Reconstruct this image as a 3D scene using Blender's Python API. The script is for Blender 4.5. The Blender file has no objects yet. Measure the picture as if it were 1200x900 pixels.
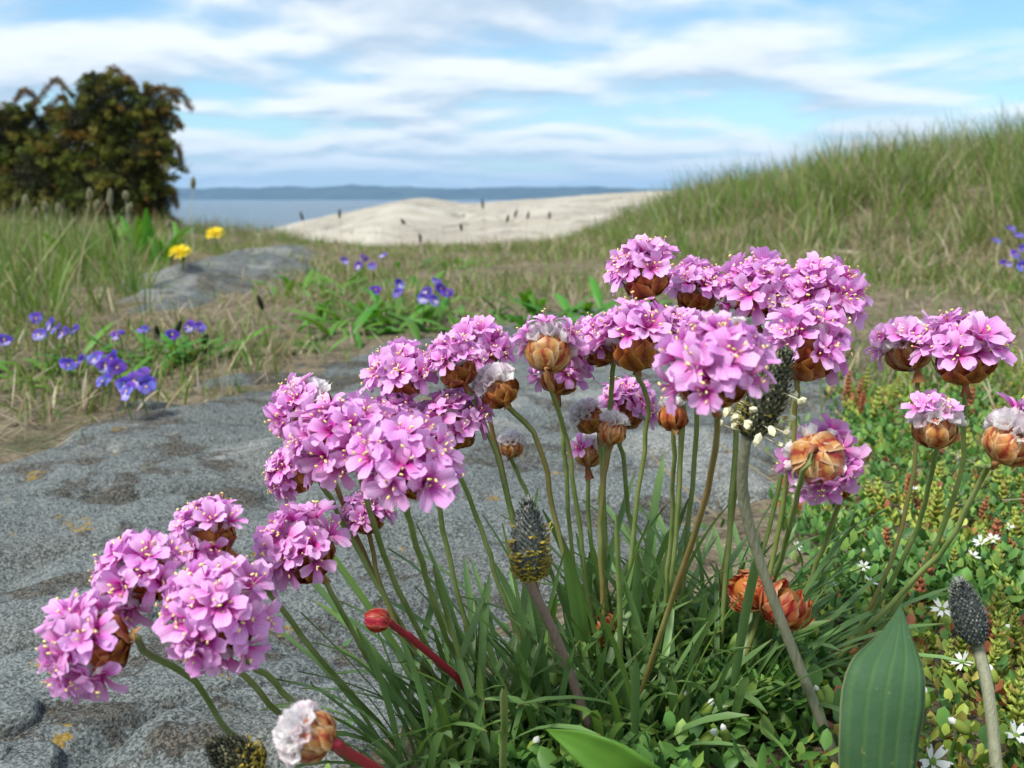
import bpy, bmesh, math, random
import numpy as np
from mathutils import Vector, Matrix, Euler

random.seed(7); NR = np.random.default_rng(11)
R = math.radians
S = bpy.context.scene
COL = S.collection

# ------------------------------------------------------------------ camera
F = 1153.0                       # focal length in pixels of the 1200 px wide photograph
CAM_H = 0.17
PITCH = math.atan(217.0 / F)
cam_d = bpy.data.cameras.new('camera'); cam = bpy.data.objects.new('camera', cam_d); COL.objects.link(cam)
cam.location = (0, 0, CAM_H); cam.rotation_euler = (math.pi/2 - PITCH, 0, 0)
cam_d.sensor_width = 36; cam_d.lens = 36 * F / 1200
cam_d.clip_start = 0.01; cam_d.clip_end = 30000
cam_d.dof.use_dof = True; cam_d.dof.focus_distance = 0.305; cam_d.dof.aperture_fstop = 25
S.camera = cam

# ------------------------------------------------------------------ world, sun, exposure
SUN_EL, SUN_AZ = 56, -50          # azimuth: 0 = straight ahead (+y), positive = right; the sun stands behind-left of the camera
w = bpy.data.worlds.new('World'); S.world = w; w.use_nodes = True
nt = w.node_tree; N = nt.nodes; L = nt.links
for n in list(N): N.remove(n)
def nd(t, **kw):
    n = N.new(t)
    for k, v in kw.items(): setattr(n, k, v)
    return n
def mth(op, a, b=None, c=None, clamp=False):
    n = N.new('ShaderNodeMath'); n.operation = op; n.use_clamp = clamp
    for i, v in enumerate((a, b, c)):
        if v is None: continue
        if isinstance(v, (int, float)): n.inputs[i].default_value = v
        else: L.new(v, n.inputs[i])
    return n.outputs[0]
out = nd('ShaderNodeOutputWorld'); bg = nd('ShaderNodeBackground'); bg.inputs[1].default_value = 0.10
sky = nd('ShaderNodeTexSky', sky_type='NISHITA'); sky.sun_disc = False
sky.sun_elevation = R(SUN_EL); sky.sun_rotation = R(180 + SUN_AZ); sky.air_density = 1.0; sky.dust_density = 0.6; sky.ozone_density = 1.0
tc = nd('ShaderNodeTexCoord'); sp = nd('ShaderNodeSeparateXYZ'); L.new(tc.outputs['Generated'], sp.inputs[0])
zc = mth('ADD', mth('MAXIMUM', sp.outputs[2], 0.0), 0.125)
u = mth('DIVIDE', sp.outputs[0], zc); v = mth('DIVIDE', sp.outputs[1], zc)
def cnoise(uo, vo, scale, detail, rough, seed):
    cb = nd('ShaderNodeCombineXYZ'); L.new(mth('ADD', u, uo), cb.inputs[0]); L.new(mth('ADD', v, vo), cb.inputs[1]); cb.inputs[2].default_value = seed
    n = nd('ShaderNodeTexNoise'); n.inputs['Scale'].default_value = scale; n.inputs['Detail'].default_value = detail
    n.inputs['Roughness'].default_value = rough; n.inputs['Distortion'].default_value = 0.25
    L.new(cb.outputs[0], n.inputs['Vector']); return n.outputs[0]
n1 = cnoise(0, 0, 1.15, 5, 0.48, 5.4)
n2 = cnoise(0, -0.24, 1.15, 5, 0.48, 5.4)
big = cnoise(4, 1, 0.30, 3, 0.5, 8.1)
def mr(val, a, b, c, d):
    n = nd('ShaderNodeMapRange'); n.interpolation_type = 'SMOOTHSTEP'
    for i, x in enumerate((a, b, c, d)): n.inputs[i+1].default_value = x
    L.new(val, n.inputs[0]); return n.outputs[0]
cover = mr(mth('ADD', n1, mth('MULTIPLY', mth('SUBTRACT', big, 0.5), 0.5)), 0.31, 0.53, 0.0, 1.0)
shade = mr(mth('SUBTRACT', n1, n2), -0.13, 0.10, 0.0, 1.0)
thick = mr(n1, 0.50, 0.72, 0.0, 1.0)
shade2 = mth('SUBTRACT', shade, mth('MULTIPLY', thick, 0.25), clamp=True)
def mixc(fac, a, b):
    n = nd('ShaderNodeMix', data_type='RGBA')
    if isinstance(fac, float): n.inputs[0].default_value = fac
    else: L.new(fac, n.inputs[0])
    for i, x in ((6, a), (7, b)):
        if isinstance(x, tuple): n.inputs[i].default_value = (*x, 1)
        else: L.new(x, n.inputs[i])
    return n.outputs[2]
ccol = mixc(shade2, (3.1, 3.95, 4.9), (6.5, 6.7, 6.9))
skyb = nd('ShaderNodeMix', data_type='RGBA', blend_type='MULTIPLY'); skyb.inputs[0].default_value = 1
L.new(sky.outputs[0], skyb.inputs[6]); skyb.inputs[7].default_value = (0.74, 0.98, 1.08, 1)
scol = mixc(mth('MULTIPLY', cover, 0.93), skyb.outputs[2], ccol)
hz = mr(sp.outputs[2], 0.0, 0.075, 0.72, 0.0)
scol = mixc(hz, scol, (4.1, 5.3, 6.2))
L.new(scol, bg.inputs[0]); L.new(bg.outputs[0], out.inputs[0])

sl = bpy.data.lights.new('sun', 'SUN'); sl.energy = 3.0; sl.angle = R(16); sl.color = (1.0, 0.965, 0.90)
sun = bpy.data.objects.new('sun', sl); COL.objects.link(sun)
az = R(180 + SUN_AZ) # sun stands behind the camera
sd = Vector((math.sin(R(SUN_AZ)) * math.cos(R(SUN_EL)), -math.cos(R(SUN_AZ)) * math.cos(R(SUN_EL)), math.sin(R(SUN_EL))))
sky.sun_rotation = math.atan2(sd.x, sd.y)
sun.rotation_euler = sd.to_track_quat('Z', 'Y').to_euler(); sun.location = (-2, -3, 5)
S.view_settings.view_transform = 'Standard'; S.view_settings.look = 'None'
S.view_settings.exposure = 0.78; S.view_settings.gamma = 1.0
S.render.engine = 'CYCLES'
S.cycles.use_denoising = True; S.cycles.max_bounces = 6; S.cycles.diffuse_bounces = 3; S.cycles.glossy_bounces = 2
S.cycles.transmission_bounces = 4; S.cycles.volume_bounces = 0; S.cycles.transparent_max_bounces = 8
S.cycles.caustics_reflective = False; S.cycles.caustics_refractive = False

# ------------------------------------------------------------------ geometry helpers
CR = Vector((1, 0, 0)); CF = Vector((0, math.cos(PITCH), -math.sin(PITCH))); CU = Vector((0, math.sin(PITCH), math.cos(PITCH)))
C0 = Vector((0, 0, CAM_H))
def at(px, py, d):
    """a point at distance d (along the view axis) seen at photograph pixel px, py"""
    return C0 + CF*d + CR*((px-600)/F*d) + CU*((450-py)/F*d)
def axis(ang, tow):
    a = R(ang); k = math.sqrt(max(0, 1 - tow*tow))
    return (CR*math.cos(a)*k + CU*math.sin(a)*k - CF*tow).normalized()
def sstep(a, b, x):
    t = np.clip((x-a)/(b-a), 0, 1); return t*t*(3-2*t)

def perlin(x, y, seed=0):
    x = np.asarray(x, float); y = np.asarray(y, float)
    xi = np.floor(x).astype(np.int64); yi = np.floor(y).astype(np.int64); xf = x-xi; yf = y-yi
    def g(ix, iy, dx, dy):
        h = (ix*374761393 + iy*668265263 + seed*982451653) & 0x7fffffff
        h = ((h ^ (h >> 13))*1274126177) & 0x7fffffff
        a = (h ^ (h >> 16)) % 4096 / 4096.0*2*np.pi
        return np.cos(a)*dx + np.sin(a)*dy
    u = xf*xf*xf*(xf*(xf*6-15)+10); v = yf*yf*yf*(yf*(yf*6-15)+10)
    a = g(xi, yi, xf, yf)*(1-u) + g(xi+1, yi, xf-1, yf)*u
    b = g(xi, yi+1, xf, yf-1)*(1-u) + g(xi+1, yi+1, xf-1, yf-1)*u
    return (a*(1-v) + b*v)*1.4
def fbm(x, y, o=4, seed=0, g=0.5):
    s = 0; a = 1; f = 1
    for i in range(o):
        s = s + a*perlin(np.asarray(x)*f+i*17.3, np.asarray(y)*f-i*9.1, seed+i); a *= g; f *= 2.03
    return s

def mesh_np(name, V, Fq, mat=None, smooth=True, col=None, attr='Col'):
    """V (n,3), Fq list of arrays of polygons (each array m x k)"""
    me = bpy.data.meshes.new(name)
    V = np.asarray(V, np.float32); Fq = [np.asarray(f, np.int32) for f in (Fq if isinstance(Fq, list) else [Fq]) if len(f)]
    me.vertices.add(len(V)); me.vertices.foreach_set('co', V.ravel())
    nl = sum(f.size for f in Fq); npoly = sum(len(f) for f in Fq)
    me.loops.add(nl); me.loops.foreach_set('vertex_index', np.concatenate([f.ravel() for f in Fq]))
    me.polygons.add(npoly)
    tot = np.concatenate([np.full(len(f), f.shape[1], np.int32) for f in Fq]); st = np.concatenate([[0], np.cumsum(tot)[:-1]]).astype(np.int32)
    me.polygons.foreach_set('loop_start', st)
    if smooth: me.polygons.foreach_set('use_smooth', np.ones(npoly, bool))
    if col is not None:
        c = np.ones((len(V), 4), np.float32); c[:, :col.shape[1]] = col
        a = me.color_attributes.new(attr, 'FLOAT_COLOR', 'POINT'); a.data.foreach_set('color', c.ravel())
    me.update(calc_edges=True); me.validate()
    if mat: me.materials.append(mat)
    return me
def add(name, me, parent=None, loc=None, mat4=None):
    o = bpy.data.objects.new(name, me); COL.objects.link(o)
    if parent: o.parent = parent
    if mat4 is not None: o.matrix_basis = mat4
    elif loc is not None: o.location = loc
    return o
def tag(o, label=None, cat=None, group=None, kind=None):
    if label: o['label'] = label
    if cat: o['category'] = cat
    if group: o['group'] = group
    if kind: o['kind'] = kind
    return o
def empty(name, loc, label, cat, group=None):
    o = bpy.data.objects.new(name, None); COL.objects.link(o); o.location = loc; o.empty_display_size = 0.01
    return tag(o, label, cat, group)
def grid_faces(nu, nv, wrap=False):
    i = np.arange(nu-1)[:, None]; j = np.arange(nv if wrap else nv-1)[None, :]
    j2 = (j+1) % nv
    a = i*nv+j; b = i*nv+j2; c = (i+1)*nv+j2; d = (i+1)*nv+j
    return np.stack([a, b, c, d], -1).reshape(-1, 4)
def catmull(P, n):
    P = [Vector(p) for p in P]; Q = [P[0]*2-P[1]] + P + [P[-1]*2-P[-2]]; o = []
    seg = len(P)-1
    for k in range(n+1):
        t = k/n*seg; i = min(int(t), seg-1); t -= i
        a, b, c, d = Q[i:i+4]
        o.append(0.5*((2*b) + (c-a)*t + (2*a-5*b+4*c-d)*t*t + (3*b-a-3*c+d)*t**3))
    return o
def tube_np(P, rad, k=6):
    """a tube along points P with radius list rad: verts, faces, along"""
    n = len(P); V = []; up = Vector((0.31, 0.12, 0.94))
    for i in range(n):
        t = (P[min(i+1, n-1)]-P[max(i-1, 0)]).normalized()
        s = t.cross(up); s = s.normalized() if s.length > 1e-4 else t.orthogonal().normalized(); q = t.cross(s)
        for j in range(k):
            a = 2*math.pi*j/k; V.append(P[i]+(s*math.cos(a)+q*math.sin(a))*rad[i])
    al = np.repeat(np.linspace(0, 1, n), k)
    return np.array([tuple(v) for v in V]), grid_faces(n, k, True), al
def join_np(parts):
    """parts: list of (V, [faces...], col) -> one"""
    V = []; Fd = {}; C = []; o = 0
    for v, fs, c in parts:
        V.append(v); C.append(c)
        for f in (fs if isinstance(fs, list) else [fs]):
            if len(f): Fd.setdefault(f.shape[1], []).append(np.asarray(f)+o)
        o += len(v)
    return np.concatenate(V), [np.concatenate(x) for x in Fd.values()], np.concatenate(C)
def rot_to(z):
    return Vector(z).to_track_quat('Z', 'Y').to_matrix().to_4x4()

# ------------------------------------------------------------------ material helpers
class M:
    def __init__(s, name):
        s.m = bpy.data.materials.new(name); s.m.use_nodes = True; s.t = s.m.node_tree; s.n = s.t.nodes; s.l = s.t.links
        for x in list(s.n): s.n.remove(x)
        s.out = s.n.new('ShaderNodeOutputMaterial'); s.b = s.n.new('ShaderNodeBsdfPrincipled'); s.l.new(s.b.outputs[0], s.out.inputs[0])
        s.b.inputs['Roughness'].default_value = 0.6; s.b.inputs['Specular IOR Level'].default_value = 0.3
    def put(s, v, sock):
        if isinstance(v, (int, float)): sock.default_value = v
        elif isinstance(v, tuple): sock.default_value = (*v, 1) if len(v) == 3 and sock.type == 'RGBA' else v
        else: s.l.new(v, sock)
    def math(s, op, a, b=0.0, clamp=False):
        n = s.n.new('ShaderNodeMath'); n.operation = op; n.use_clamp = clamp; s.put(a, n.inputs[0]); s.put(b, n.inputs[1]); return n.outputs[0]
    def mix(s, f, a, b, mode='MIX'):
        n = s.n.new('ShaderNodeMix'); n.data_type = 'RGBA'; n.blend_type = mode; s.put(f, n.inputs[0]); s.put(a, n.inputs[6]); s.put(b, n.inputs[7]); return n.outputs[2]
    def attr(s, name):
        n = s.n.new('ShaderNodeAttribute'); n.attribute_name = name; return n
    def sep(s, v):
        n = s.n.new('ShaderNodeSeparateColor'); s.l.new(v, n.inputs[0]); return n.outputs
    def coord(s, which='Object', scale=None, rotz=0):
        n = s.n.new('ShaderNodeTexCoord'); o = n.outputs[which]
        if scale:
            m = s.n.new('ShaderNodeMapping'); m.inputs['Scale'].default_value = scale; m.inputs['Rotation'].default_value = (0, 0, rotz); s.l.new(o, m.inputs[0]); o = m.outputs[0]
        return o
    def noise(s, vec, scale, detail=4, rough=0.55, dist=0.0):
        n = s.n.new('ShaderNodeTexNoise'); n.inputs['Scale'].default_value = scale; n.inputs['Detail'].default_value = detail
        n.inputs['Roughness'].default_value = rough; n.inputs['Distortion'].default_value = dist
        if vec is not None: s.l.new(vec, n.inputs['Vector'])
        return n.outputs[0]
    def voro(s, vec, scale, feature='F1', rnd=1.0):
        n = s.n.new('ShaderNodeTexVoronoi'); n.feature = feature; n.inputs['Scale'].default_value = scale; n.inputs['Randomness'].default_value = rnd
        s.l.new(vec, n.inputs['Vector']); return n
    def ramp(s, v, lo, hi, a=0.0, b=1.0):
        n = s.n.new('ShaderNodeMapRange'); n.interpolation_type = 'SMOOTHSTEP'; s.put(v, n.inputs[0])
        for i, x in enumerate((lo, hi, a, b)): n.inputs[i+1].default_value = x
        return n.outputs[0]
    def rnd(s):
        return s.n.new('ShaderNodeObjectInfo').outputs['Random']
    def bump(s, h, strength, dist):
        n = s.n.new('ShaderNodeBump'); n.inputs['Strength'].default_value = strength; n.inputs['Distance'].default_value = dist; s.l.new(h, n.inputs['Height'])
        s.l.new(n.outputs[0], s.b.inputs['Normal']); return n
    def hsv(s, c, h=0.5, sa=1.0, v=1.0):
        n = s.n.new('ShaderNodeHueSaturation'); s.put(h, n.inputs[0]); s.put(sa, n.inputs[1]); s.put(v, n.inputs[2]); s.put(c, n.inputs[4]); return n.outputs[0]
    def color(s, c): s.put(c, s.b.inputs['Base Color']); return s
    def translucent(s, c, fac):
        tr = s.n.new('ShaderNodeBsdfTranslucent'); s.put(c, tr.inputs[0]); mx = s.n.new('ShaderNodeMixShader'); mx.inputs[0].default_value = fac
        s.l.new(s.b.outputs[0], mx.inputs[1]); s.l.new(tr.outputs[0], mx.inputs[2]); s.l.new(mx.outputs[0], s.out.inputs[0]); return s
def vary(m, c, amt=0.25, hue=0.02):
    r = m.rnd(); return m.hsv(c, m.math('ADD', m.math('MULTIPLY', r, hue*2), 0.5-hue), 1.0, m.math('ADD', m.math('MULTIPLY', m.math('FRACT', m.math('MULTIPLY', r, 7.31)), amt*2), 1-amt))

MAT = {}
def make_mats():
    # rock with lichens
    m = M('lichen_rock'); co = m.coord('Object'); st = m.coord('Object', (1, 2.0, 1), R(-14)); sa = m.sep(m.attr('Col').outputs[0])
    base = m.mix(m.ramp(m.noise(st, 9, 6, 0.6), 0.35, 0.65), (0.086, 0.104, 0.103), (0.158, 0.184, 0.180))
    fv = m.voro(co, 1250); fs = m.sep(fv.outputs['Color']); med = m.noise(co, 170, 6, 0.75)
    fine = m.math('ADD', m.math('MULTIPLY', fs[0], 0.45), m.math('MULTIPLY', m.noise(co, 420, 4, 0.75), 0.55))
    base = m.mix(m.ramp(m.noise(st, 5, 5, 0.6), 0.50, 0.64, 0, 0.4), base, (0.16, 0.150, 0.125))
    pale = m.math('MULTIPLY', m.math('MAXIMUM', m.ramp(m.noise(st, 6.0, 6, 0.62, 0.4), 0.63, 0.68), sa[0]), m.ramp(med, 0.36, 0.50))
    base = m.mix(m.math('MULTIPLY', pale, 0.7), base, (0.36, 0.365, 0.335))
    base = m.mix(m.ramp(fine, 0.25, 0.72), m.mix(0.62, base, (0.026, 0.029, 0.028)), m.mix(0.25, base, (0.46, 0.48, 0.46)))
    base = m.mix(m.ramp(med, 0.60, 0.72, 0, 0.35), base, (0.40, 0.43, 0.41))
    base = m.mix(m.ramp(med, 0.42, 0.30, 0, 0.55), base, (0.035, 0.034, 0.030))
    dn = m.math('ADD', m.noise(m.coord('Object', (1, 1.7, 1), R(-14)), 13, 9, 0.70, 0.4), m.math('MULTIPLY', sa[1], 0.10))
    dk = m.math('MULTIPLY', m.ramp(dn, 0.545, 0.60), m.ramp(med, 0.36, 0.52, 0.15, 1.0))
    base = m.mix(m.math('MULTIPLY', dk, 0.76), base, m.mix(m.ramp(fine, 0.35, 0.65), (0.035, 0.028, 0.021), (0.120, 0.100, 0.074)))
    ye = m.math('MULTIPLY', m.ramp(m.noise(co, 30, 4, 0.6), 0.65, 0.70), m.ramp(m.noise(co, 300, 2, 0.6), 0.42, 0.55))
    base = m.mix(m.math('MULTIPLY', ye, 0.8), base, (0.30, 0.19, 0.025))
    m.color(base); m.b.inputs['Roughness'].default_value = 0.9; m.b.inputs['Specular IOR Level'].default_value = 0.15
    vo = m.voro(co, 420).outputs['Distance']
    h = m.math('ADD', m.math('MULTIPLY', fine, 0.8), m.math('ADD', m.math('MULTIPLY', med, 0.9), m.math('ADD', m.math('MULTIPLY', vo, 0.6), m.math('MULTIPLY', dk, 0.35))))
    m.bump(h, 0.8, 0.0022); MAT['rock'] = m.m
    # soil with dry litter
    m = M('dry_soil'); co = m.coord('Object')
    c = m.mix(m.ramp(m.noise(co, 30, 6, 0.7), 0.35, 0.65), (0.085, 0.062, 0.036), (0.30, 0.245, 0.16))
    c = m.mix(m.ramp(m.noise(co, 6, 5, 0.6), 0.48, 0.62, 0, 0.6), c, (0.09, 0.10, 0.035))
    c = m.mix(m.ramp(m.noise(co, 200, 2, 0.6), 0.35, 0.7, 0, 0.5), c, (0.34, 0.28, 0.18))
    c = m.mix(m.ramp(m.noise(co, 15, 6, 0.7), 0.53, 0.62, 0, 0.75), c, (0.075, 0.095, 0.028))
    c = m.mix(m.ramp(m.noise(m.coord('Object', (1, 2.5, 1)), 22, 6, 0.75), 0.56, 0.66, 0, 0.8), c, (0.045, 0.034, 0.022))
    c = m.mix(m.ramp(m.noise(m.coord('Object', (0.6, 3, 1), 0.4), 60, 4, 0.7), 0.58, 0.66, 0, 0.7), c, (0.42, 0.36, 0.25))
    m.color(c); m.b.inputs['Roughness'].default_value = 0.95; m.bump(m.math('ADD', m.noise(co, 160, 5, 0.7), m.math('MULTIPLY', m.noise(co, 30, 5, 0.7), 2.5)), 1.0, 0.008); MAT['soil'] = m.m
    # pale granite
    m = M('pale_granite'); co = m.coord('Object')
    c = m.mix(m.ramp(m.noise(co, 1.1, 6, 0.6), 0.3, 0.7), (0.37, 0.335, 0.27), (0.52, 0.485, 0.405))
    c = m.mix(m.ramp(m.noise(m.coord('Object', (0.6, 2.2, 3)), 1.6, 7, 0.65), 0.53, 0.62, 0, 0.6), c, (0.25, 0.225, 0.18))
    c = m.mix(m.ramp(m.math('ABSOLUTE', m.math('SUBTRACT', m.noise(m.coord('Object', (0.5, 2.0, 2)), 0.9, 5, 0.6), 0.5)), 0.018, 0.0, 0, 0.7), c, (0.10, 0.09, 0.075))
    c = m.mix(m.ramp(m.noise(co, 14, 4, 0.7), 0.4, 0.7, 0, 0.3), c, (0.33, 0.30, 0.25))
    m.color(c); m.b.inputs['Roughness'].default_value = 0.9; m.bump(m.noise(co, 5, 8, 0.75), 0.8, 0.06); MAT['granite'] = m.m
    # sea
    m = M('sea_water'); m.color((0.05, 0.09, 0.12)); m.b.inputs['Roughness'].default_value = 0.22; m.b.inputs['Specular IOR Level'].default_value = 0.5; m.b.inputs['IOR'].default_value = 1.33
    co = m.coord('Object', (0.5, 1.0, 1)); m.bump(m.math('ADD', m.noise(co, 0.35, 5, 0.6), m.math('MULTIPLY', m.noise(co, 0.03, 3, 0.6), 3.0)), 0.9, 1.2); MAT['sea'] = m.m
    # wooded hills
    m = M('wooded_hill'); co = m.coord('Object')
    c = m.mix(m.ramp(m.noise(co, 0.006, 6, 0.65), 0.4, 0.6), (0.018, 0.032, 0.020), (0.05, 0.065, 0.04))
    m.color(c); m.b.inputs['Roughness'].default_value = 0.95; MAT['hill'] = m.m
    # coloured foliage by attribute
    for nm, tr, ro in (('grass', 0.32, 0.55), ('cover', 0.25, 0.45), ('juniper', 0.06, 0.6)):
        m = M(nm+'_blades'); a = m.attr('Col').outputs[0]; m.color(a); m.b.inputs['Roughness'].default_value = ro; m.b.inputs['Specular IOR Level'].default_value = 0.25
        m.translucent(m.hsv(a, 0.49, 1.1, 1.25), tr); MAT[nm] = m.m
    # petals: attribute Col = along, across
    m = M('thrift_petal'); s = m.sep(m.attr('Col').outputs[0]); al, ac = s[0], s[1]
    vein = m.math('POWER', m.math('ABSOLUTE', m.math('SINE', m.math('MULTIPLY', ac, 3.14159*5))), 5.0)
    c = m.mix(m.ramp(al, 0.05, 0.55), (0.66, 0.07, 0.40), m.mix(m.ramp(al, 0.25, 0.9), (0.77, 0.275, 0.66), (0.85, 0.50, 0.84)))
    c = m.mix(m.math('MULTIPLY', vein, m.ramp(al, 0.15, 1.0, 0.55, 0.10)), c, (0.60, 0.06, 0.38))
    r = m.rnd(); c = m.hsv(c, m.math('ADD', m.math('MULTIPLY', r, 0.022), 0.488), m.math('ADD', m.math('MULTIPLY', m.math('FRACT', m.math('MULTIPLY', r, 5.7)), 0.30), 0.86), m.math('ADD', m.math('MULTIPLY', m.math('FRACT', m.math('MULTIPLY', r, 9.3)), 0.18), 0.92))
    m.color(c); m.b.inputs['Roughness'].default_value = 0.55; m.b.inputs['Specular IOR Level'].default_value = 0.2
    m.translucent(m.hsv(c, 0.5, 1.08, 1.0), 0.36); MAT['petal'] = m.m
    m = M('anther'); m.color((0.78, 0.62, 0.12)); MAT['anther'] = m.m
    # stamens: Col.r 0 filament .. 1 anther
    m = M('stamen'); s = m.sep(m.attr('Col').outputs[0]); m.color(m.mix(s[0], (0.66, 0.16, 0.44), (0.82, 0.70, 0.26))); MAT['stamen'] = m.m
    # calyx: Col.r along
    m = M('calyx'); s = m.sep(m.attr('Col').outputs[0]); c = m.mix(m.ramp(s[0], 0.1, 0.6), (0.70, 0.26, 0.26), (0.94, 0.91, 0.91))
    c = m.mix(m.ramp(m.rnd(), 0.5, 1.0, 0, 0.25), c, (0.80, 0.45, 0.60)); m.color(c); m.b.inputs['Roughness'].default_value = 0.8; m.translucent(c, 0.45); MAT['calyx'] = m.m
    # bracts: Col.r along, g across (0 centre .. 1 margin)
    for nm, ctr, mid, edge in (('bract', (0.22, 0.030, 0.014), (0.42, 0.125, 0.022), (0.58, 0.27, 0.085)),
                               ('bract_pale', (0.40, 0.06, 0.035), (0.62, 0.29, 0.085), (0.75, 0.52, 0.28)),
                               ('bract_red', (0.30, 0.012, 0.02), (0.44, 0.028, 0.035), (0.58, 0.16, 0.10)),
                               ('bract_dry', (0.42, 0.04, 0.02), (0.60, 0.21, 0.07), (0.70, 0.40, 0.20))):
        m = M(nm); s = m.sep(m.attr('Col').outputs[0])
        nz = m.noise(m.coord('Object', (1, 1, 0.35)), 900, 3, 0.6)
        c = m.mix(m.ramp(m.math('ADD', s[1], m.math('MULTIPLY', m.math('SUBTRACT', nz, 0.5), 0.7)), 0.05, 0.42), ctr, m.mix(m.ramp(s[1], 0.55, 1.0), mid, edge))
        c = m.mix(m.ramp(m.noise(m.coord('Object'), 330, 3, 0.6), 0.50, 0.68, 0, 0.55), c, (0.33, 0.025, 0.03) if nm != 'bract' else (0.22, 0.12, 0.02))
        c = vary(m, c, 0.22, 0.012)
        m.color(c); m.b.inputs['Roughness'].default_value = 0.38; m.b.inputs['Specular IOR Level'].default_value = 0.45; m.translucent(c, 0.28); MAT[nm] = m.m
    # thrift stalk: Col.r along (0 base 1 top)
    m = M('thrift_stalk'); s = m.sep(m.attr('Col').outputs[0]); co = m.coord('Object')
    g = m.mix(m.ramp(m.noise(co, 60, 3, 0.6), 0.35, 0.65), (0.14, 0.215, 0.050), (0.25, 0.31, 0.105))
    red = m.mix(m.noise(co, 300, 2, 0.5), (0.22, 0.075, 0.035), (0.26, 0.13, 0.05))
    f = m.math('ADD', m.math('MULTIPLY', m.rnd(), 0.8), m.math('MULTIPLY', m.noise(co, 22, 3, 0.6), 0.9))
    c = m.mix(m.ramp(f, 0.85, 1.35, 0.0, 0.8), g, red); c = m.mix(m.ramp(s[0], 0.80, 1.0, 0.0, 0.65), c, m.mix(m.rnd(), (0.36, 0.14, 0.045), (0.24, 0.07, 0.05)))
    m.color(c); m.b.inputs['Roughness'].default_value = 0.5; m.bump(m.noise(m.coord('Object', (1, 1, 0.15)), 1500, 2, 0.5), 0.4, 0.0003); MAT['stalk'] = m.m
    m = M('red_stalk'); m.color((0.36, 0.025, 0.045)); m.b.inputs['Roughness'].default_value = 0.45; MAT['red_stalk'] = m.m
    m = M('sheath'); c = m.mix(m.noise(m.coord('Object', (1, 1, 0.2)), 800, 3, 0.6), (0.30, 0.10, 0.04), (0.55, 0.27, 0.11)); c = vary(m, c, 0.25, 0.015); m.color(c); m.translucent(c, 0.2); MAT['sheath'] = m.m
    m = M('plantain_stalk'); c = m.mix(m.noise(m.coord('Object', (1, 1, 0.08)), 900, 3, 0.6), (0.20, 0.11, 0.115), (0.34, 0.27, 0.20)); m.color(c); m.bump(m.noise(m.coord('Object', (1, 1, 0.05)), 1400, 2, 0.5), 0.7, 0.0006); MAT['pstalk'] = m.m
    m = M('plantain_stalk_grey'); c = m.mix(m.noise(m.coord('Object', (1, 1, 0.08)), 900, 3, 0.6), (0.15, 0.16, 0.10), (0.30, 0.30, 0.20)); m.color(c); m.bump(m.noise(m.coord('Object', (1, 1, 0.05)), 1400, 2, 0.5), 0.7, 0.0006); MAT['pstalk_grey'] = m.m
    m = M('plain_attr'); m.color(m.attr('Col').outputs[0]); m.b.inputs['Roughness'].default_value = 0.65; MAT['attr'] = m.m
    # thrift leaf
    m = M('thrift_leaf'); s = m.sep(m.attr('Col').outputs[0])
    c = m.mix(m.rnd(), (0.105, 0.230, 0.042), (0.200, 0.315, 0.110)); c = m.mix(m.ramp(s[1], 0.0, 0.35, 0.35, 0.0), c, (0.19, 0.30, 0.11))
    c = m.mix(m.ramp(s[0], 0.95, 1.0, 0, 0.6), c, (0.25, 0.16, 0.07)); c = vary(m, c, 0.28, 0.018); m.color(c); m.b.inputs['Roughness'].default_value = 0.42; m.b.inputs['Specular IOR Level'].default_value = 0.4
    m.translucent(m.hsv(c, 0.49, 1.1, 1.3), 0.32); MAT['tleaf'] = m.m
    # plantain leaf (Col.r along, g across 0..1)
    m = M('plantain_leaf'); s = m.sep(m.attr('Col').outputs[0])
    rib = m.math('POWER', m.math('ABSOLUTE', m.math('COSINE', m.math('MULTIPLY', s[1], 3.14159*2.5))), 9.0)
    c = m.mix(m.noise(m.coord('Object'), 260, 4, 0.7), (0.034, 0.082, 0.032), (0.060, 0.120, 0.055)); c = m.mix(m.math('MULTIPLY', rib, 0.22), c, (0.10, 0.18, 0.035))
    c = m.mix(m.ramp(s[1], 0.94, 1.0, 0, 0.7), c, (0.26, 0.25, 0.13)); c = m.mix(m.ramp(m.noise(m.coord('Object'), 420, 2, 0.5), 0.70, 0.74, 0, 0.6), c, (0.2, 0.2, 0.05)); c = vary(m, c, 0.15, 0.015)
    m.color(c); m.b.inputs['Roughness'].default_value = 0.62; m.b.inputs['Specular IOR Level'].default_value = 0.2; m.bump(m.math('SUBTRACT', m.noise(m.coord('Object'), 900, 3, 0.6), rib), 0.35, 0.0004); m.translucent(m.hsv(c, 0.48, 1.1, 1.4), 0.15); MAT['pleaf'] = m.m
    m = M('rosette_leaf'); c = m.mix(m.noise(m.coord('Object'), 60, 3, 0.6), (0.065, 0.185, 0.018), (0.12, 0.29, 0.04)); c = vary(m, c, 0.25, 0.02); m.color(c); m.b.inputs['Roughness'].default_value = 0.45; m.translucent(m.hsv(c, 0.49, 1.1, 1.4), 0.3); MAT['rleaf'] = m.m
    # pansy
    for nm, c1, c2 in (('pansy_violet', (0.045, 0.014, 0.22), (0.105, 0.040, 0.42)), ('pansy_blue', (0.085, 0.065, 0.42), (0.19, 0.165, 0.60)), ('pansy_pale', (0.62, 0.55, 0.75), (0.30, 0.25, 0.66))):
        m = M(nm); s = m.sep(m.attr('Col').outputs[0]); c = m.mix(m.ramp(s[0], 0.2, 1.0), c1, c2); c = vary(m, c, 0.2, 0.02); m.color(c); m.translucent(c, 0.3); MAT[nm] = m.m
    m = M('pansy_eye'); m.color((0.75, 0.45, 0.04)); MAT['eye'] = m.m
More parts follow.
